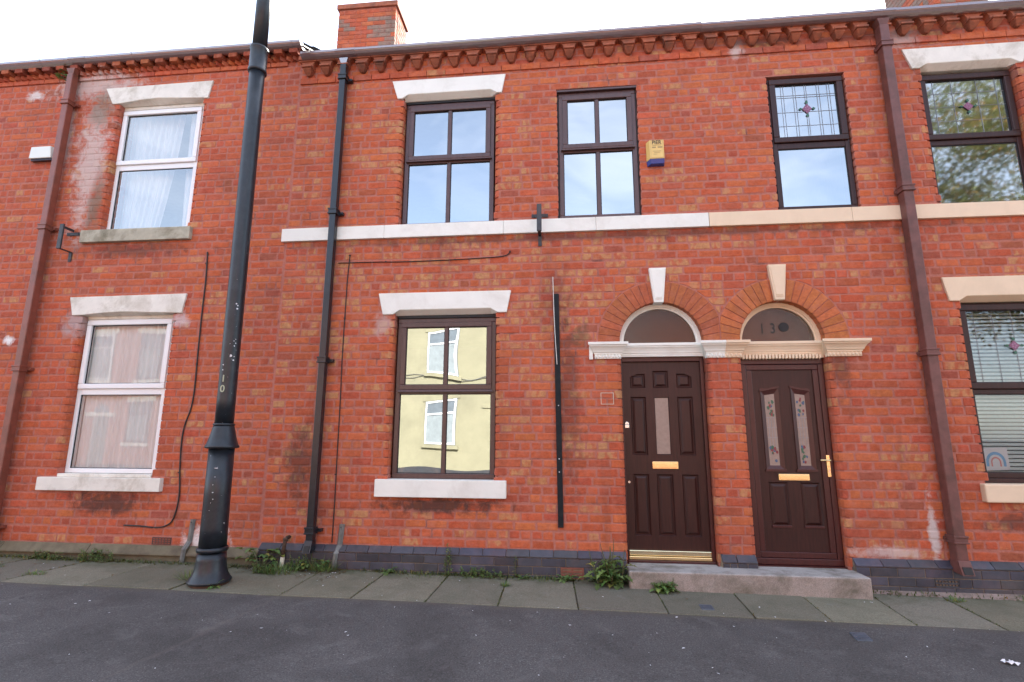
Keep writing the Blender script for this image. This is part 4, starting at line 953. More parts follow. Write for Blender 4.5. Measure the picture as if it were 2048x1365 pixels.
text('1', .155, (2.072, .1165, 2.375), INK, fan2, 'number', xs=.7); text('3', .155, (2.180, .1165, 2.375), INK, fan2, 'number', xs=.75)
M().prism_y([(2.290+.050*math.cos(a*.314), 2.438+.050*math.sin(a*.314)) for a in range(20)], .110, .1175).prism_y([(2.290+.030*math.cos(a*.314), 2.438+.030*math.sin(a*.314)) for a in range(20)], .106, .11).obj('vent_disc', GASKET, fan2)
# pale outline where a plate was fixed beside the door
ring(M(), .371, .503, 1.632, 1.752, .005, -.0035, .004).obj('mastic_outline', PIPEWHITE, mid)

# ------------------------------------------------------------------ things on the walls
def drainpipe(label, x0, x1, y0, ztop, zbot, mat, mat2, collars, d, shoe=.1, ears=True):
    xc = (x0+x1)/2; t = thing('drainpipe', label, 'drainpipe', (xc, y0+d/2, zbot), 'drainpipes of the terrace'); w = x1-x0
    M().box(x0, x1, y0, y0+d, zbot+.10, ztop).obj('pipe', mat, t, bevel=.008)
    M().hexa([(x0+.01, y0+.012, ztop-.001), (x1-.01, y0+.012, ztop-.001), (x1-.01, y0+d-.01, ztop-.001), (x0+.01, y0+d-.01, ztop-.001), (x0-.018, y0-.005, ztop+.075), (x1+.018, y0-.005, ztop+.075), (x1+.018, y0+d, ztop+.075), (x0-.018, y0+d, ztop+.075)]).obj('outlet_funnel', mat2, t)
    for z in collars:
        mm = M().box(x0-.010, x1+.010, y0-.010, y0+d+.004, z-.035, z+.030).box(x0-.016, x1+.016, y0-.016, y0+d+.004, z+.015, z+.032).box(x0-.016, x1+.016, y0-.016, y0+d+.004, z-.036, z-.022)
        c = mm.obj('collar', mat, t, bevel=.003)
        if ears: M().box(x0-.02, x1+.055, y0+d-.006, -.004, z-.02, z+.012).tube([(x1+.042, y0+d-.01, z-.004), (x1+.042, -.001, z-.004)], .013, 8).obj('fixing_ear', mat, t)
    # solid shoe turning outwards; a black block paints in the mouth's dark
    mm = M(); zs = zbot+.10
    mm.hexa([(x0-.004, y0-.045, zbot), (x1+.004, y0-.045, zbot), (x1+.004, y0+d, zbot+.015), (x0-.004, y0+d, zbot+.015), (x0-.004, y0-.006, zs+.02), (x1+.004, y0-.006, zs+.02), (x1+.004, y0+d+.002, zs+.02), (x0-.004, y0+d+.002, zs+.02)])
    so = mm.obj('shoe', mat, t, bevel=.003)
    M().hexa([(x0+.010, y0-.0475, zbot+.010), (x1-.010, y0-.0475, zbot+.010), (x1-.010, y0-.02, zbot+.012), (x0+.010, y0-.02, zbot+.012), (x0+.010, y0-.0290, zbot+.070), (x1-.010, y0-.0290, zbot+.070), (x1-.010, y0-.01, zbot+.072), (x0+.010, y0-.01, zbot+.072)]).obj('shoe_mouth', GASKET, so)
    return t
drainpipe('black square drainpipe crossing the white string course, from gutter to pavement', -2.660, -2.585, -.120, 5.76, .13, BLACKPAINT, GUTTERMAT, [5.585, 3.845, 2.118, .345], .078)
drainpipe('reddish brown square drainpipe left of the white framed windows', -6.345, -6.262, -.125, 5.90, .13, BROWNPIPE, BROWNPIPE, [5.50, 3.80, 2.06, .30], .085)
drainpipe('rusty brown box drainpipe interrupting the cream string course, right of the doors', 3.492, 3.587, -.125, 5.76, .10, RUSTPIPE, RUSTPIPE, [5.53, 3.835, 2.125, .40], .10)
def text_lines(parent, x0, x1, zs, y, mat):
    mm = M()
    for z, a, b, h in zs: mm.box(x0+(x1-x0)*a, x0+(x1-x0)*b, y-.0006, y, z, z+h)
    mm.obj('print', mat, parent)
t = thing('alarm_box', 'yellow burglar alarm box lettered PIER beside the small upper window', 'alarm box', (1.05, -.03, 4.27))
mm = M(); mm.hexa([(.955, -.003, 4.325), (1.145, -.003, 4.325), (1.145, -.001, 4.325), (.955, -.001, 4.325), (.955, -.003, 4.545), (1.145, -.003, 4.545), (1.145, -.001, 4.545), (.955, -.001, 4.545)])
mm = M(); mm.hexa([(.978, -.075, 4.322), (1.132, -.075, 4.322), (1.145, -.004, 4.322), (.945, -.004, 4.322), (.978, -.075, 4.548), (1.132, -.075, 4.548), (1.145, -.004, 4.552), (.945, -.004, 4.552)]); mm.obj('case', ALARMYELLOW, t, bevel=.008)
M().hexa([(.985, -.060, 4.268), (1.128, -.060, 4.268), (1.14, -.004, 4.262), (.955, -.004, 4.262), (.978, -.0745, 4.321), (1.132, -.0745, 4.321), (1.144, -.004, 4.321), (.946, -.004, 4.321)]).obj('strobe', ALARMBLUE, t, bevel=.004)
text('PIER', .064, (1.053, -.0768, 4.494), INK, t, 'lettering', xs=.86)
text_lines(t, .990, 1.120, [(4.478, .12, .5, .006), (4.478, .56, .9, .006), (4.449, .1, .42, .016), (4.449, .56, .95, .016), (4.408, .15, .85, .005), (4.392, .25, .75, .005), (4.372, .2, .5, .005)], -.0756, INKSOFT)
ring(M(), .988, 1.122, 4.335, 4.542, .0018, -.0762, -.0752).obj('print', INKSOFT, t)
t = thing('alarm_box', 'small white and navy alarm box left of the reddish brown drainpipe', 'alarm box', (-6.56, -.03, 4.75))
M().hexa([(-6.735, -.075, 4.752), (-6.425, -.075, 4.752), (-6.425, -.03, 4.752), (-6.735, -.03, 4.752), (-6.715, -.082, 4.905), (-6.445, -.082, 4.905), (-6.43, -.03, 4.912), (-6.73, -.03, 4.912)]).obj('cover', ALARMWHITE, t, bevel=.006)
M().hexa([(-6.72, -.060, 4.725), (-6.43, -.060, 4.725), (-6.395, -.002, 4.735), (-6.75, -.002, 4.735), (-6.73, -.029, 4.915), (-6.43, -.029, 4.915), (-6.395, -.002, 4.918), (-6.75, -.002, 4.918)]).obj('base', DARKNAVY, t, bevel=.004)
def wall_bracket(label, x):
    t = thing('wall_bracket', label, 'bracket', (x, -.05, 3.4), 'iron wall brackets')
    mm = M().box(x-.092, x+.092, -.012, -.0005, 3.712, 3.752); c = mm.obj('back_plate', IRON, t, bevel=.002)
    for dx in (-.065, .065): M().prism_y([(x+dx+.009*math.cos(a*.785), 3.732+.009*math.sin(a*.785)) for a in range(8)], -.018, -.011).obj('bolt', IRON, t)
    M().box(x-.006, x+.006, -.165, -.010, 3.755, 3.785).obj('arm', IRON, t, bevel=.002); M().box(x-.018, x+.018, -.155, -.010, 3.492, 3.500).obj('arm', IRON, t, bevel=.002)
    M().box(x-.026, x+.026, -.172, -.150, 3.488, 3.800).obj('upright', IRON, t, bevel=.004)
    M().box(x-.02, x+.02, -.011, -.0005, 3.375, 3.499).obj('foot_plate', IRON, t, bevel=.002)
    M().prism_y([(x+.008*math.cos(a*.785), 3.40+.008*math.sin(a*.785)) for a in range(8)], -.017, -.011).obj('bolt', IRON, t)
    return t
wall_bracket('iron wall bracket in front of the white string course between the upper windows', -.248)
wall_bracket('iron wall bracket standing out beside the reddish brown drainpipe', -5.99)
t = thing('cover_strip', 'tall black cable cover strip on the wall between window and door', 'cable cover', (-.065, -.01, .41))
M().hexa([(-.085, -.022, .412), (-.030, -.022, .412), (-.030, -.001, .412), (-.085, -.001, .412), (-.108, -.022, 2.822), (-.048, -.022, 2.822), (-.048, -.001, 2.822), (-.108, -.001, 2.822)]).obj('channel', simple('black_strip', (.007, .010, .013), .6, var=.3, dark=(.05, .055, .05), dscale=14, damt=.25, spec=.25), t, bevel=.003)
M().tube([(-.110, -.026, 3.01), (-.102, -.028, 2.6), (-.090, -.027, 2.3), (-.076, -.0245, 2.05)], .0045, 6).obj('rod', simple('white_rod', (.62, .60, .56), .5, bstr=0), t)
mm = M()
for z in (.95, 1.62, 1.08): mm.lathe([(.006, 0), (.0045, .004)], 6, (0, 0)) if False else mm.prism_y([(-.066+.006*math.cos(a*1.047), z+.006*math.sin(a*1.047)) for a in range(6)], -.024, -.0215)
mm.obj('screw', CHIP, t)
def cable(label, pts, r=.0055, clips=()):
    t = thing('cable', label, 'cable', (pts[0][0], 0, pts[-1][1]))
    P3 = [(x+R.uniform(-.006, .006), -r-.001, z) for x, z in pts]
    fine = []
    for i in range(len(P3)-1):
        p0, p1, p2, p3 = [Vector(P3[max(0, min(len(P3)-1, k))]) for k in (i-1, i, i+1, i+2)]
        for s in range(5):
            u = s/5; fine.append(.5*((2*p1)+(-p0+p2)*u+(2*p0-5*p1+4*p2-p3)*u*u+(-p0+3*p1-3*p2+p3)*u**3))
    fine.append(Vector(P3[-1])); M().tube(fine, r, 6).obj('wire', CABLE, t)
    for x, z in clips: M().box(x-.009, x+.009, -.016, -.001, z-.006, z+.006).obj('clip', CABLE, t)
cable('dark cable running down the wall left of the lamp post and curling along the base', [(-4.191, 3.44), (-4.175, 3.1), (-4.168, 2.7), (-4.164, 2.3), (-4.155, 1.695), (-4.215, 1.4), (-4.23, 1.2), (-4.218, .929), (-4.19, .65), (-4.22, .42), (-4.30, .345), (-4.42, .322), (-4.6, .334), (-4.79, .338)], .008, [(-4.19, 3.3), (-4.16, 2.1), (-4.22, .9), (-4.6, .334)])
cable('thin dark cable sagging across the wall above the lower white lintel', [(-2.56, 3.252), (-2.131, 3.25), (-1.8, 3.243), (-1.432, 3.246), (-1.15, 3.25), (-.919, 3.258), (-.70, 3.268), (-.61, 3.285), (-.582, 3.322)], .0055, [(-2.0, 3.25), (-1.2, 3.25), (-.582, 3.325)])
cable('thin dark cable dropping straight down right of the black drainpipe', [(-2.432, 3.34), (-2.44, 3.1), (-2.447, 2.8), (-2.444, 2.2), (-2.440, 1.689), (-2.434, 1.1), (-2.428, .6), (-2.42, .215)], .0055, [(-2.432, 3.34), (-2.445, 2.6), (-2.43, .9)])
def guard(label, x, ztop):
    t = thing('cable_guard', label, 'cable guard', (x, -.06, gz(x, 0)), 'grey cable guards')
    prof = lambda w: [(-w, 0), (-w*.4, -.022), (w*.4, -.022), (w, 0)]
    mm = M()
    def seg(p, q, yp, yq, w):
        n = 4; vs = [(x+p[0]+a, yp+b, p[1]) for a, b in prof(w)]+[(x+q[0]+a, yq+b, q[1]) for a, b in prof(w)]
        mm.add(vs, [(i, i+1, i+1+n, i+n) for i in range(n-1)]+[(n-1, 0, n, 2*n-1), (3, 2, 1, 0), (4, 5, 6, 7)])
    seg((.012, .195), (.026, ztop), -.004, -.004, .030); seg((0, .12), (.012, .195), -.060, -.004, .030); seg((-.018, -.06), (0, .12), -.060, -.060, .026)
    mm.obj('channel', STEEL, t); M().prism_y([(x+.025+.007*math.cos(a*.785), ztop-.03+.007*math.sin(a*.785)) for a in range(8)], -.030, -.02).obj('screw', IRON, t)
guard('grey metal cable guard on the white stained patch left of the lamp post', -4.02, .415); guard('grey metal cable guard on the blue brick plinth right of the black drainpipe', -2.352, .40)
t = thing('pipe_stub', 'rusty pipe stub with a whitened lower end in front of the blue brick plinth', 'pipe', (-2.905, -.085, gz(-2.9, 0)))
M().tube([(-2.885, -.02, .262), (-2.888, -.06, .262), (-2.892, -.08, .245), (-2.897, -.085, .20), (-2.905, -.085, .08)], .020, 10).tube([(-2.889, -.074, .258), (-2.893, -.084, .235)], .028, 10).obj('iron_pipe', RUSTY, t, smooth=True)
M().tube([(-2.905, -.085, .079), (-2.912, -.085, -.05)], .022, 10).obj('white_pipe', PIPEWHITE, t, smooth=True)

# ------------------------------------------------------------------ doorstep
t = thing('doorstep', 'long pinkish grey granite step under both front doors', 'step', (1.6, -.14, 0))
mm = M(); mm.box(.566, 2.662, -.285, .005, -.13, .088); mm.box(.60, 1.448, .004, .17, -.13, .0865); mm.box(1.81, 2.63, .004, .17, -.13, .0865)
mm.obj('slab', GRANITE, t, bevel=.016, segs=3)

# ------------------------------------------------------------------ lamp post
PXc, PYc = -3.285, -.66; gp = gz(PXc, PYc)
t = thing('lamp_post', 'tall black tapering iron lamp post with a flared foot and painted digits', 'lamp post', (PXc, PYc, gp))
lean = lambda z: -.012*(z-.3)       # it leans a little to the left
def lat(prof, n=40): return M().lathe([(r, z, lean(z)) for r, z in prof], n, (PXc, PYc))
lat([(.165, gp-.02), (.165, gp+.022)]).obj('foot_ring', RUSTY, t)
lat([(.182, gp+.022), (.184, gp+.036), (.176, gp+.046), (.150, gp+.085), (.134, gp+.14), (.126, gp+.21), (.122, gp+.27)]).obj('base', POSTPAINT, t, smooth=True)
lat([(.128, .245), (.134, .255), (.134, .275), (.124, .285)]).obj('collar', POSTPAINT, t, smooth=True)
lat([(.118, .28), (.116, .45), (.113, .75), (.112, 1.178)]).obj('lower_column', POSTPAINT, t, smooth=True)
lat([(.126, 1.178), (.150, 1.186), (.150, 1.200), (.138, 1.215), (.116, 1.29), (.096, 1.375), (.091, 1.395)]).obj('skirt', POSTPAINT, t, smooth=True)
lat([(.092, 1.392), (.097, 1.400), (.097, 1.412), (.086, 1.418)]).obj('collar', POSTPAINT, t, smooth=True)
lat([(.084, 1.41), (.083, 1.65), (.082, 2.5), (.081, 3.6), (.080, 4.6), (.079, 5.26)]).obj('column', POSTPAINT, t, smooth=True)
lat([(.079, 5.25), (.097, 5.262), (.097, 5.285), (.090, 5.295), (.089, 5.53), (.097, 5.54), (.097, 5.56), (.077, 5.575)]).obj('collar', POSTPAINT, t, smooth=True)
lat([(.077, 5.57), (.075, 6.4), (.070, 7.6)]).obj('upper_column', POSTPAINT, t, smooth=True)
hd = M(); hd.tube([(PXc+lean(7.6), PYc, 7.55), (PXc+lean(7.6), PYc, 7.9), (PXc+lean(7.6), PYc-.25, 8.15), (PXc+lean(7.6), PYc-.8, 8.2)], .03, 8); hd.box(PXc-.2, PXc+.02, PYc-1.35, PYc-.75, 8.15, 8.27); hd.obj('lantern', POSTPAINT, t)
CHALK = simple('number_paint', (.42, .43, .30), .7, bstr=0)
ang = math.atan2(CAM.y-PYc, CAM.x-PXc)-.55      # digits sit on the side turned to the left of the camera
def on_post(a, z, r=.097): return (PXc+lean(z)+r*math.cos(a), PYc+r*math.sin(a), z)
for s, z in (('1', 1.815), ('0', 1.715)):
    p = on_post(ang, z, .0838); o = text(s, .095, p, CHALK, t, 'number', .0012, 1.0, (math.pi/2, 0, ang+math.pi/2)); 
chips = M(); q = random.Random(5)
def chip(z, da, s, zz=1.):
    s *= .72
    a0 = math.atan2(CAM.y-PYc, CAM.x-PXc)+da; r = (.083 if z < 2.5 else .082) if z > 1.42 else .1135
    if .4 < z < 1.2: r = .1152
    pts = [(a0+s/r*math.cos(k*1.047)*q.uniform(.5, 1.1), z+s*zz*math.sin(k*1.047)*q.uniform(.5, 1.1)) for k in range(6)]
    chips.add([on_post(a, z_, r+.001) for a, z_ in pts], [(0, 1, 2, 3, 4, 5)])
for args in ((2.07, .02, .020), (2.065, .38, .010), (2.03, .34, .012), (2.17, .3, .012), (2.22, .22, .010), (2.20, .42, .010), (2.60, .1, .013), (2.58, .28, .012), (2.55, .25, .016), (2.24, .4, .008), (1.93, -.7, .009), (1.98, -.72, .010), (.92, -.3, .009, .5), (.85, -.4, .007), (.78, -.35, .012, .4), (1.0, -.25, .03, .18), (.72, -.3, .008), (.35, .1, .006), (.62, -.5, .006), (.15, .3, .01), (.5, .7, .008)):
    chip(*args)
for _ in range(30): chip(q.uniform(.35, 3.2), q.uniform(-1.2, 1.2), q.uniform(.002, .005))
chips.obj('chipped_paint', CHIP, t)

# ------------------------------------------------------------------ ground furniture
def cover(label, pts):
    zs = [gz(x, y)+.008 for x, y in pts]; c = (sum(p[0] for p in pts)/4, sum(p[1] for p in pts)/4)
    t = thing('stopcock_cover', label, 'utility cover', (c[0], c[1], gz(*c)))
    M().hexa([(x, y, z-.02) for (x, y), z in zip(pts, zs)]+[(x, y, z) for (x, y), z in zip(pts, zs)]).obj('lid', COVERMAT, t, bevel=.003)
    n = M()
    for k in range(4): u = (k+.7)/5; n.box(c[0]-.04, c[0]+.04, pts[0][1]+(pts[2][1]-pts[0][1])*u-.004, pts[0][1]+(pts[2][1]-pts[0][1])*u+.004, zs[0]-.004, max(zs)+.003)
    n.obj('tread', COVERMAT, t)
cover('square blue grey stopcock cover set in the paving flag before the step', [(1.085, -.755), (1.19, -.755), (1.195, -.63), (1.09, -.63)])
cover('square blue grey stopcock cover in the tarmac beside the paving edge', [(2.02, -1.245), (2.13, -1.235), (2.15, -1.09), (2.04, -1.10)])
t = thing('paper_scrap', 'crumpled white paper scrap on the tarmac at the right', 'litter', (2.80, -1.50, gz(2.8, -1.5)))
mm = M(); n = 6
for j in range(n):
    for i in range(n): mm.v.append((2.76+.075*i/(n-1)+R.uniform(-.008, .008), -1.53+.045*j/(n-1)+R.uniform(-.006, .006), gz(2.8, -1.5)+.006+R.uniform(0, .022))); mm.c.append((1, 1, 1, 1))
mm.f = [(j*n+i, j*n+i+1, (j+1)*n+i+1, (j+1)*n+i) for j in range(n-1) for i in range(n-1)]; mm.mi = [0]*25; mm.obj('paper', PAPER, t)

# ------------------------------------------------------------------ weeds
def leaf(mm, base, az, el, length, width, droop=.9, lobes=0, col=None, n=5):
    col = col or (1, 1, 1, 1); p = Vector(base); d = Vector((math.cos(az)*math.cos(el), math.sin(az)*math.cos(el), math.sin(el)))
    side = Vector((-math.sin(az), math.cos(az), 0)); n = n if not lobes else lobes*2+1; vs = []
    for i in range(n+1):
        u = i/n; w = width*(math.sin(math.pi*min(1, u*.9+.08)))**.8
        if lobes: w *= (1.45 if i % 2 else .30)*(1-.25*u)
        if i == n: w = 0.0005
        lift = Vector((0, 0, abs(w)*.35))
        sh = d*(-.35*w if lobes and i % 2 else 0)
        vs += [p-side*w+lift+sh, p, p+side*w+lift+sh]
        p = p+d*(length/n); d = (d+Vector((0, 0, -droop/n))).normalized()
    fs = []
    for i in range(n):
        a = i*3; fs += [(a, a+1, a+4, a+3), (a+1, a+2, a+5, a+4)]
    mm.add(vs, fs, col)
def shade(q, a=.7, b=1.3):
    k = q.uniform(a, b); y = 1.0 if q.random() > .14 else q.uniform(1.5, 2.2)
    return (k*q.uniform(.85, 1.25)*y, k*(1+.15*(y-1)), k*q.uniform(.8, 1.1), 1)
WEEDSTEM = simple('weed_stem', (.10, .10, .045), .7, bstr=0)
def weed(name, label, cat, x, y, kind, h, spread, count, seed, group=None, mat=None, z=None):
    q = random.Random(seed); z0 = gz(x, y) if z is None else z; t = thing(name, label, cat, (x, y, z0), group); lf = M(); st = []; one = []
    if kind == 'grass':
        for _ in range(count):
            a = q.uniform(0, 6.28); r = spread*math.sqrt(q.random())*.6
            leaf(lf, (x+r*math.cos(a), y+r*math.sin(a)*.5, z0-.005), a+q.uniform(-.6, .6), q.uniform(.7, 1.45), h*q.uniform(.5, 1.1), q.uniform(.0014, .003), q.uniform(.3, 1.4), 0, shade(q), 4)
    elif kind == 'rosette':
        for k in range(count):
            a = k*2.4+q.uniform(-.3, .3); el = q.uniform(.1, 1.1)
            one.append(M()); leaf(one[-1], (x+.01*math.cos(a), y+.01*math.sin(a), z0+.005), a, el, spread*q.uniform(.6, 1.1), spread*q.uniform(.12, .18), 1.2, 4, shade(q), 5)
    elif kind == 'thistle':
        for k in range(count):
            a = q.uniform(0, 6.28); sx, sy = x+q.uniform(-.5, .5)*spread, y+q.uniform(-.25, .1)*spread
            hh = h*q.uniform(.6, 1.0); lean_ = Vector((q.uniform(-.3, .2), q.uniform(-.22, .0), 1)).normalized()
            P = [Vector((sx, sy, z0))+lean_*(hh*i/5)+Vector((q.uniform(-.006, .006), q.uniform(-.006, .006), 0)) for i in range(6)]
            st.append(M()); st[-1].tube(P, [.007, .0065, .006, .005, .004, .002], 5)
            for i in range(9):
                u = i/14; pp = P[0].lerp(P[-1], u); aa = i*2.4+a
                one.append(M()); leaf(one[-1], pp, aa, q.uniform(.1, .8), (spread*.85)*(1-.55*u)*q.uniform(.7, 1.15), .034*(1-.3*u), q.uniform(.8, 1.5), 4, shade(q, .65, 1.45))
    elif kind == 'upright':
        for k in range(count):
            sx, sy = x+q.uniform(-1, 1)*spread*.35, y+q.uniform(-.5, .5)*spread*.2; hh = h*q.uniform(.5, 1.05); lx, ly = q.uniform(-.18, .18), q.uniform(-.15, .05)
            P = [Vector((sx+lx*hh*u*u, sy+ly*hh*u, z0+hh*u)) for u in (0, .25, .5, .75, 1)]; st.append(M()); st[-1].tube(P, [.0035, .003, .0025, .002, .001], 4)
            for i in range(int(8+hh*60)):
                u = q.random()**.8; j = min(3, int(u*4)); pp = P[j].lerp(P[j+1], u*4-j)
                leaf(lf, pp, q.uniform(0, 6.28), q.uniform(-.2, .9), q.uniform(.018, .045)*(1.25-.6*u), q.uniform(.004, .009), .8, 0, shade(q), 3)
    elif kind == 'broad':
        for k in range(count):
            a = q.uniform(0, 6.28); L_ = q.uniform(.4, 1)*spread; top = Vector((x+L_*math.cos(a), y+L_*math.sin(a)*.45, z0+h*q.uniform(.25, 1))); b0 = Vector((x+.2*L_*math.cos(a), y+.1*L_*math.sin(a), z0))
            st.append(M()); st[-1].tube([b0, b0.lerp(top, .5)+Vector((0, 0, h*.15)), top], [.004, .003, .002], 4)
            for j in range(3): one.append(M()); leaf(one[-1], top, a+(j-1)*1.1, q.uniform(-.2, .5), q.uniform(.05, .085), q.uniform(.018, .03), .9, 0, shade(q, .7, 1.2), 4)
    if lf.v: lf.obj('foliage', mat or LEAF, t)
    for q_ in one: q_.obj('leaf', mat or LEAF, t)
    for q_ in st: q_.obj('stem', WEEDSTEM, t)
    return t
weed('sow_thistle', 'large bushy green thistle growing beside the left end of the doorstep', 'weed', .40, -.17, 'thistle', .44, .25, 8, 11)
weed('thistle', 'small dark thistle with dry tips growing against the front of the doorstep', 'weed', .86, -.33, 'thistle', .15, .15, 5, 12)
weed('dandelion', 'leafy dandelion rosette below the terracotta air brick', 'weed', -.02, -.11, 'rosette', .1, .15, 11, 13)
weed('dandelion', 'small bright green rosette at the plinth left of the terracotta air brick', 'weed', -.44, -.12, 'rosette', .1, .09, 9, 14)
weed('willowherb', 'slender tall weed against the plinth below the middle window', 'weed', -1.20, -.08, 'upright', .30, .16, 4, 15)
weed('willowherb', 'thin wispy weed climbing the plinth left of the terracotta air brick', 'weed', -.50, -.065, 'upright', .28, .05, 1, 16)
weed('weed_clump', 'low mixed weed clump under the right side of the middle window', 'weed', -.85, -.10, 'upright', .085, .62, 26, 17)
weed('weed_clump', 'small leafy clump at a paving joint right of the grey cable guard', 'weed', -1.78, -.10, 'rosette', .06, .11, 14, 18)
weed('grass_tuft', 'bright grass tuft at the foot of the grey cable guard by the drainpipe', 'grass tuft', -2.46, -.12, 'grass', .15, .24, 190, 19)
weed('willowherb', 'spindly bluish weed standing under the black drainpipe outlet', 'weed', -2.66, -.12, 'upright', .26, .06, 2, 20)
weed('weed_clump', 'dark leafy clump on the pavement under the black drainpipe', 'weed', -2.58, -.10, 'broad', .10, .15, 14, 29)
weed('bramble', 'green bramble sprawling between the lamp post and the blue plinth', 'bramble', -3.10, -.15, 'broad', .20, .22, 24, 21)
weed('weed_clump', 'tangled low clump of weeds right of the lamp post foot', 'weed', -2.98, -.28, 'upright', .10, .3, 22, 22)
weed('weed_clump', 'bright green leafy clump in front of the lamp post foot', 'weed', -3.16, -.76, 'rosette', .06, .10, 16, 23)
weed('grass_tuft', 'yellowish grass tuft left of the lamp post foot', 'grass tuft', -3.50, -.60, 'grass', .12, .2, 110, 24)
weed('weed_clump', 'long weed clump against the stone plinth below the white framed window', 'weed', -4.95, -.12, 'upright', .12, .55, 26, 25)
weed('weed_clump', 'patchy weeds at the stone plinth near the reddish brown drainpipe', 'weed', -5.55, -.12, 'upright', .09, .45, 16, 26)
weed('grass_tuft', 'grass tuft at the far left foot of the stone plinth', 'grass tuft', -6.35, -.12, 'grass', .16, .3, 120, 27)
weed('grass_tuft', 'small green tuft in a paving joint below the middle window', 'grass tuft', -.578, -.36, 'grass', .055, .06, 70, 28)
weed('grass_tuft', 'strip of grass in the paving joint right of the rusty drainpipe', 'grass tuft', 3.36, -.22, 'grass', .05, .12, 80, 30)
weed('grass_tuft', 'grass tuft at the plinth at the far right', 'grass tuft', 4.05, -.10, 'grass', .08, .2, 80, 31)
weed('grass_tuft', 'straggly yellow green grass in front of the rusty pipe stub', 'grass tuft', -2.84, -.24, 'grass', .10, .34, 210, 41)
weed('weed_clump', 'ragged seedling patch left of the black drainpipe foot', 'weed', -2.76, -.14, 'upright', .13, .22, 14, 42)
weed('grass_tuft', 'sparse grass along the plinth under the middle of the white sill', 'grass tuft', -1.42, -.09, 'grass', .07, .5, 110, 43)
weed('grass_tuft', 'thin grass strip between the two leafy rosettes by the air brick', 'grass tuft', -.23, -.10, 'grass', .08, .3, 90, 44)
weed('grass_tuft', 'short grass in the paving joint at the far left', 'grass tuft', -5.80, -.45, 'grass', .04, .22, 110, 45)
weed('grass_tuft', 'short grass in the paving joint below the white framed window', 'grass tuft', -5.12, -.62, 'grass', .04, .2, 110, 46)
weed('fern', 'green plant growing from the brick cornice behind the reddish brown drainpipe', 'weed', -6.42, -.05, 'broad', .12, .12, 14, 32, z=5.86)
# moss and seedlings in the joints and along the wall foot
q = random.Random(77); ms = M()
for (a, b) in PX:
    for _ in range(170):
        u = q.random()**1.2; x = a+(b-a)*u+q.uniform(-.008, .008); y = -.02-.855*u
        if q.random() < .5+.35*math.sin(a*5+u*6): leaf(ms, (x, y, gz(x, y)-.002), q.uniform(0, 6.28), q.uniform(.1, 1.2), q.uniform(.008, .026), q.uniform(.002, .005), .8, 0, shade(q), 2)
for _ in range(5200):
    x = q.uniform(-7, 5); w = .5+.5*math.sin(x*2.3+1)*math.sin(x*.9); y = -.06-abs(q.gauss(0, .035))-(.02 if x < -3.2 else 0)
    if q.random() > w+.25 or .5 < x < 2.7: continue
    leaf(ms, (x, y, gz(x, y)-.002), q.uniform(0, 6.28), q.uniform(.1, 1.4), q.uniform(.015, .055), q.uniform(.002, .007), .8, 0, shade(q), 2)
tag(ms.obj('moss', MOSS), 'moss and seedlings growing in the paving joints and along the wall foot', 'moss', kind='stuff')
# fallen bits: pale flakes, dry leaves
lt = M(); q = random.Random(8)
def flake(x, y, s, col, mi):
    a = q.uniform(0, 6.28); z = gz(x, y)+.006; lt.cur = mi
    pts = [(x+s*math.cos(a+k*1.5708)*q.uniform(.5, 1.2)*(1 if k % 2 else .45), y+s*math.sin(a+k*1.5708)*q.uniform(.5, 1.2)*(1 if k % 2 else .45), z+q.uniform(0, s*.4)) for k in range(4)]
    lt.add(pts, [(0, 1, 2, 3)], col)
for _ in range(230): flake(q.uniform(-6, 4.5), q.uniform(-2.9, -.05), q.choice([.004, .006, .009, .014]), (1, 1, 1, 1), 0)
for _ in range(110): flake(q.uniform(-6.5, 4.5), -.08-abs(q.gauss(0, .3)), q.uniform(.008, .022), (q.uniform(.5, 1.1),)*3+(1,), 1)
for _ in range(420):
    x = q.uniform(-3.25, -2.2); k = q.uniform(.35, 1.1); flake(x, -.10-abs(q.gauss(0, .13)), q.uniform(.006, .02), (k, k, k, 1), q.choice([0, 1, 1, 1, 1, 1, 1, 1]))
tag(lt.obj('litter', [CHIP, DRY]), 'pale flakes and dry leaf bits scattered over tarmac and paving', 'litter', kind='stuff')

# ------------------------------------------------------------------ the other side of the street (seen in the window glass)
FARRED = None
def far_brick():
    ma, t, n, l, b = new_mat('far_brick'); br = n.new('ShaderNodeTexBrick'); l.new(scaled_pos(t, (1, 1, 1)), br.inputs['Vector'])
    sx = n.new('ShaderNodeSeparateXYZ'); cx = n.new('ShaderNodeCombineXYZ'); g = n.new('ShaderNodeNewGeometry'); l.new(g.outputs['Position'], sx.inputs[0])
    l.new(sx.outputs['X'], cx.inputs['X']); l.new(sx.outputs['Z'], cx.inputs['Y']); l.new(cx.outputs[0], br.inputs['Vector'])
    br.inputs['Color1'].default_value = (.42, .13, .065, 1); br.inputs['Color2'].default_value = (.33, .10, .055, 1); br.inputs['Mortar'].default_value = (.36, .22, .18, 1)
    br.inputs['Scale'].default_value = 1; br.inputs['Brick Width'].default_value = .226; br.inputs['Row Height'].default_value = .088; br.inputs['Mortar Size'].default_value = .008
    l.new(br.outputs['Color'], b.inputs['Base Color']); b.inputs['Roughness'].default_value = .9; return ma
FARRED = far_brick(); FY = -14.6
FARCURT = simple('far_curtain', (.27, .31, .33), .8, bstr=0)
FARGLASS = simple('far_window_glass', (.16, .19, .22), .3, bstr=0)
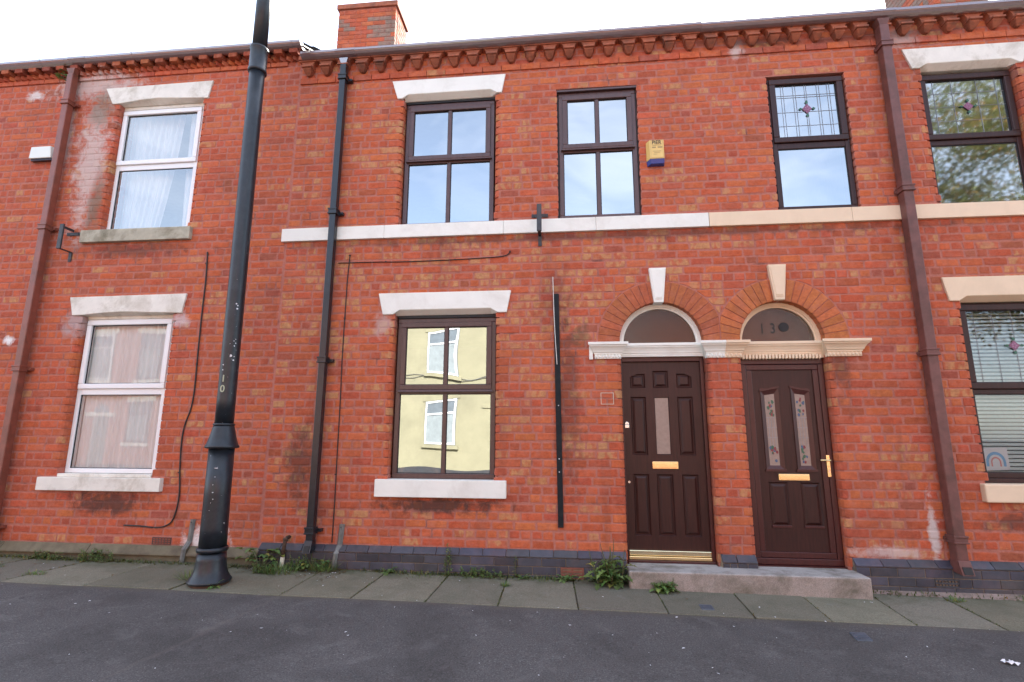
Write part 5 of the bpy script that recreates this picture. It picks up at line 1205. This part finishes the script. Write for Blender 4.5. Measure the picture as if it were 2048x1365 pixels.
def far_house(label, x0, x1, mat, wins, doors, trim):
    t = thing('terraced_house', label, 'house', ((x0+x1)/2, FY, -.25), 'houses across the street')
    mm = M(); mm.box(x0, x1, FY-8, FY, -.4, 6.2); mm.obj('wall', mat, t)
    M().prism_x([(FY-8.2, 6.15), (FY-4, 8.6), (FY+.15, 6.15), (FY+.15, 6.22), (FY-4, 8.75), (FY-8.2, 6.22)], x0, x1).obj('roof', SLATE, t)
    M().box(x0, x1, FY, FY+.12, 6.05, 6.18).obj('gutter', GUTTERMAT, t)
    M().box(x0, x1, FY, FY+.03, -.4, .05).obj('plinth', BLUEBRICK, t)
    for (a, b, c, d, frame) in wins:
        w = M().box(a-.02, b+.02, FY, FY+.025, c-.02, d+.02).obj('window', FARGLASS, t)
        fm = ring(M(), a, b, c, d, .07, FY+.01, FY+.05); fm.box(a+.07, b-.07, FY+.012, FY+.048, c+(d-c)*.68, c+(d-c)*.68+.07); fm.obj('frame', frame, w)
        M().box(a+.07, b-.07, FY+.026, FY+.03, c+.07, c+(d-c)*.66).obj('curtain', FARCURT, w)
        M().box(a-.12, b+.12, FY, FY+.10, c-.16, c-.02).obj('sill', trim, t); M().box(a-.14, b+.14, FY, FY+.035, d+.02, d+.24).obj('lintel', trim, t)
    for (a, b) in doors:
        M().box(a, b, FY, FY+.03, -.1, 2.1).obj('door', simple('far_door_grey', (.22, .23, .22), .5, bstr=0), t)
        n = 16; cx = (a+b)/2; r = (b-a)/2; M().prism_y([(cx+r*math.cos(math.pi*k/n), 2.28+r*math.sin(math.pi*k/n)) for k in range(n+1)], FY, FY+.03).obj('fanlight', FARGLASS, t)
        M().box(a-.35, b+.35, FY, FY+.1, 2.1, 2.27).obj('transom', trim, t)
far_house('cream rendered house across the street, mirrored in the middle window', -7.3, -2.2, TURQ, [(-5.5, -4.25, .98, 2.75, UPVC), (-5.5, -4.2, 3.75, 5.6, UPVC)], [], TURQ)
cream_far = [o for o in C.objects if o.name.startswith('terraced_house')][-1]
cb = M()
for k, zz in enumerate((3.62, 3.55)): cb.tube([(-7.3+i*.6, FY+.03, zz+.10*abs(math.sin(i*1.05+k))) for i in range(9)], .011, 6)
cb.obj('cable_run', STEEL, cream_far)
M().box(-7.0, -6.55, FY, FY+.06, 3.05, 3.45).obj('meter_box', IRON, cream_far); M().box(-3.3, -2.4, FY, FY+.04, 2.40, 2.52).obj('vent_slot', TURQ, cream_far)
far_house('red brick house across the street, mirrored in the lower left window', -22.5, -14.5, FARRED, [(-18.4, -17.35, 1.0, 2.72, MAHOG), (-18.3, -17.3, 3.7, 5.6, MAHOG), (-20.6, -19.5, 3.7, 5.6, UPVC)], [(-20.1, -19.35)], WHITE)
far_house('red brick house across the street, left of the cream rendered one', -14.4, -7.4, FARRED, [(-10.2, -9.1, .98, 2.7, UPVC), (-10.2, -9.1, 3.7, 5.5, UPVC)], [(-12.6, -11.8)], WHITE)
far_house('red brick house across the street, right of the cream rendered one', -2.1, 5.5, FARRED, [(1.5, 2.7, .98, 2.7, UPVC), (1.5, 2.7, 3.7, 5.5, UPVC)], [(-.6, .2)], WHITE)
far_house('red brick house across the street beside the tall tree', 5.6, 13.5, FARRED, [(8.5, 9.7, .98, 2.7, UPVC), (8.5, 9.7, 3.7, 5.5, UPVC)], [(6.4, 7.2)], WHITE)
# street tree mirrored in the upper right window
tx, ty = 14.7, -11.6
t = thing('street_tree', 'tall leafy tree across the street, mirrored in the upper right window', 'tree', (tx, ty, -.25)); q = random.Random(3)
tr = M(); tr.tube([(tx, ty, -.3), (tx+.05, ty, 2), (tx-.05, ty+.05, 4.5), (tx, ty, 7)], [.32, .25, .2, .12], 10)
for k in range(14):
    a = k*2.4; z = 3.8+k*.35; tr.tube([(tx, ty, z), (tx+1.2*math.cos(a), ty+1.2*math.sin(a), z+1.0), (tx+2.6*math.cos(a), ty+2.6*math.sin(a), z+2.0+q.uniform(0, 1))], [.09, .06, .02], 6)
tr.obj('trunk', BARK, t); cw = M(); cl = []
while len(cl) < 190:
    p = Vector((q.uniform(-1, 1), q.uniform(-1, 1), q.uniform(-1, 1)))
    if .3 < p.length < 1: cl.append(Vector((tx+p.x*3.2, ty+p.y*3.0, 9.2+p.z*5.0)))
for c in cl:
    for _ in range(110):
        p = c+Vector((q.gauss(0, .42), q.gauss(0, .42), q.gauss(0, .36))); leaf(cw, p, q.uniform(0, 6.28), q.uniform(-.9, .6), q.uniform(.12, .22), q.uniform(.035, .06), .8, 0, shade(q, .7, 1.3), 2)
cw.obj('crown', TREELEAF, t)
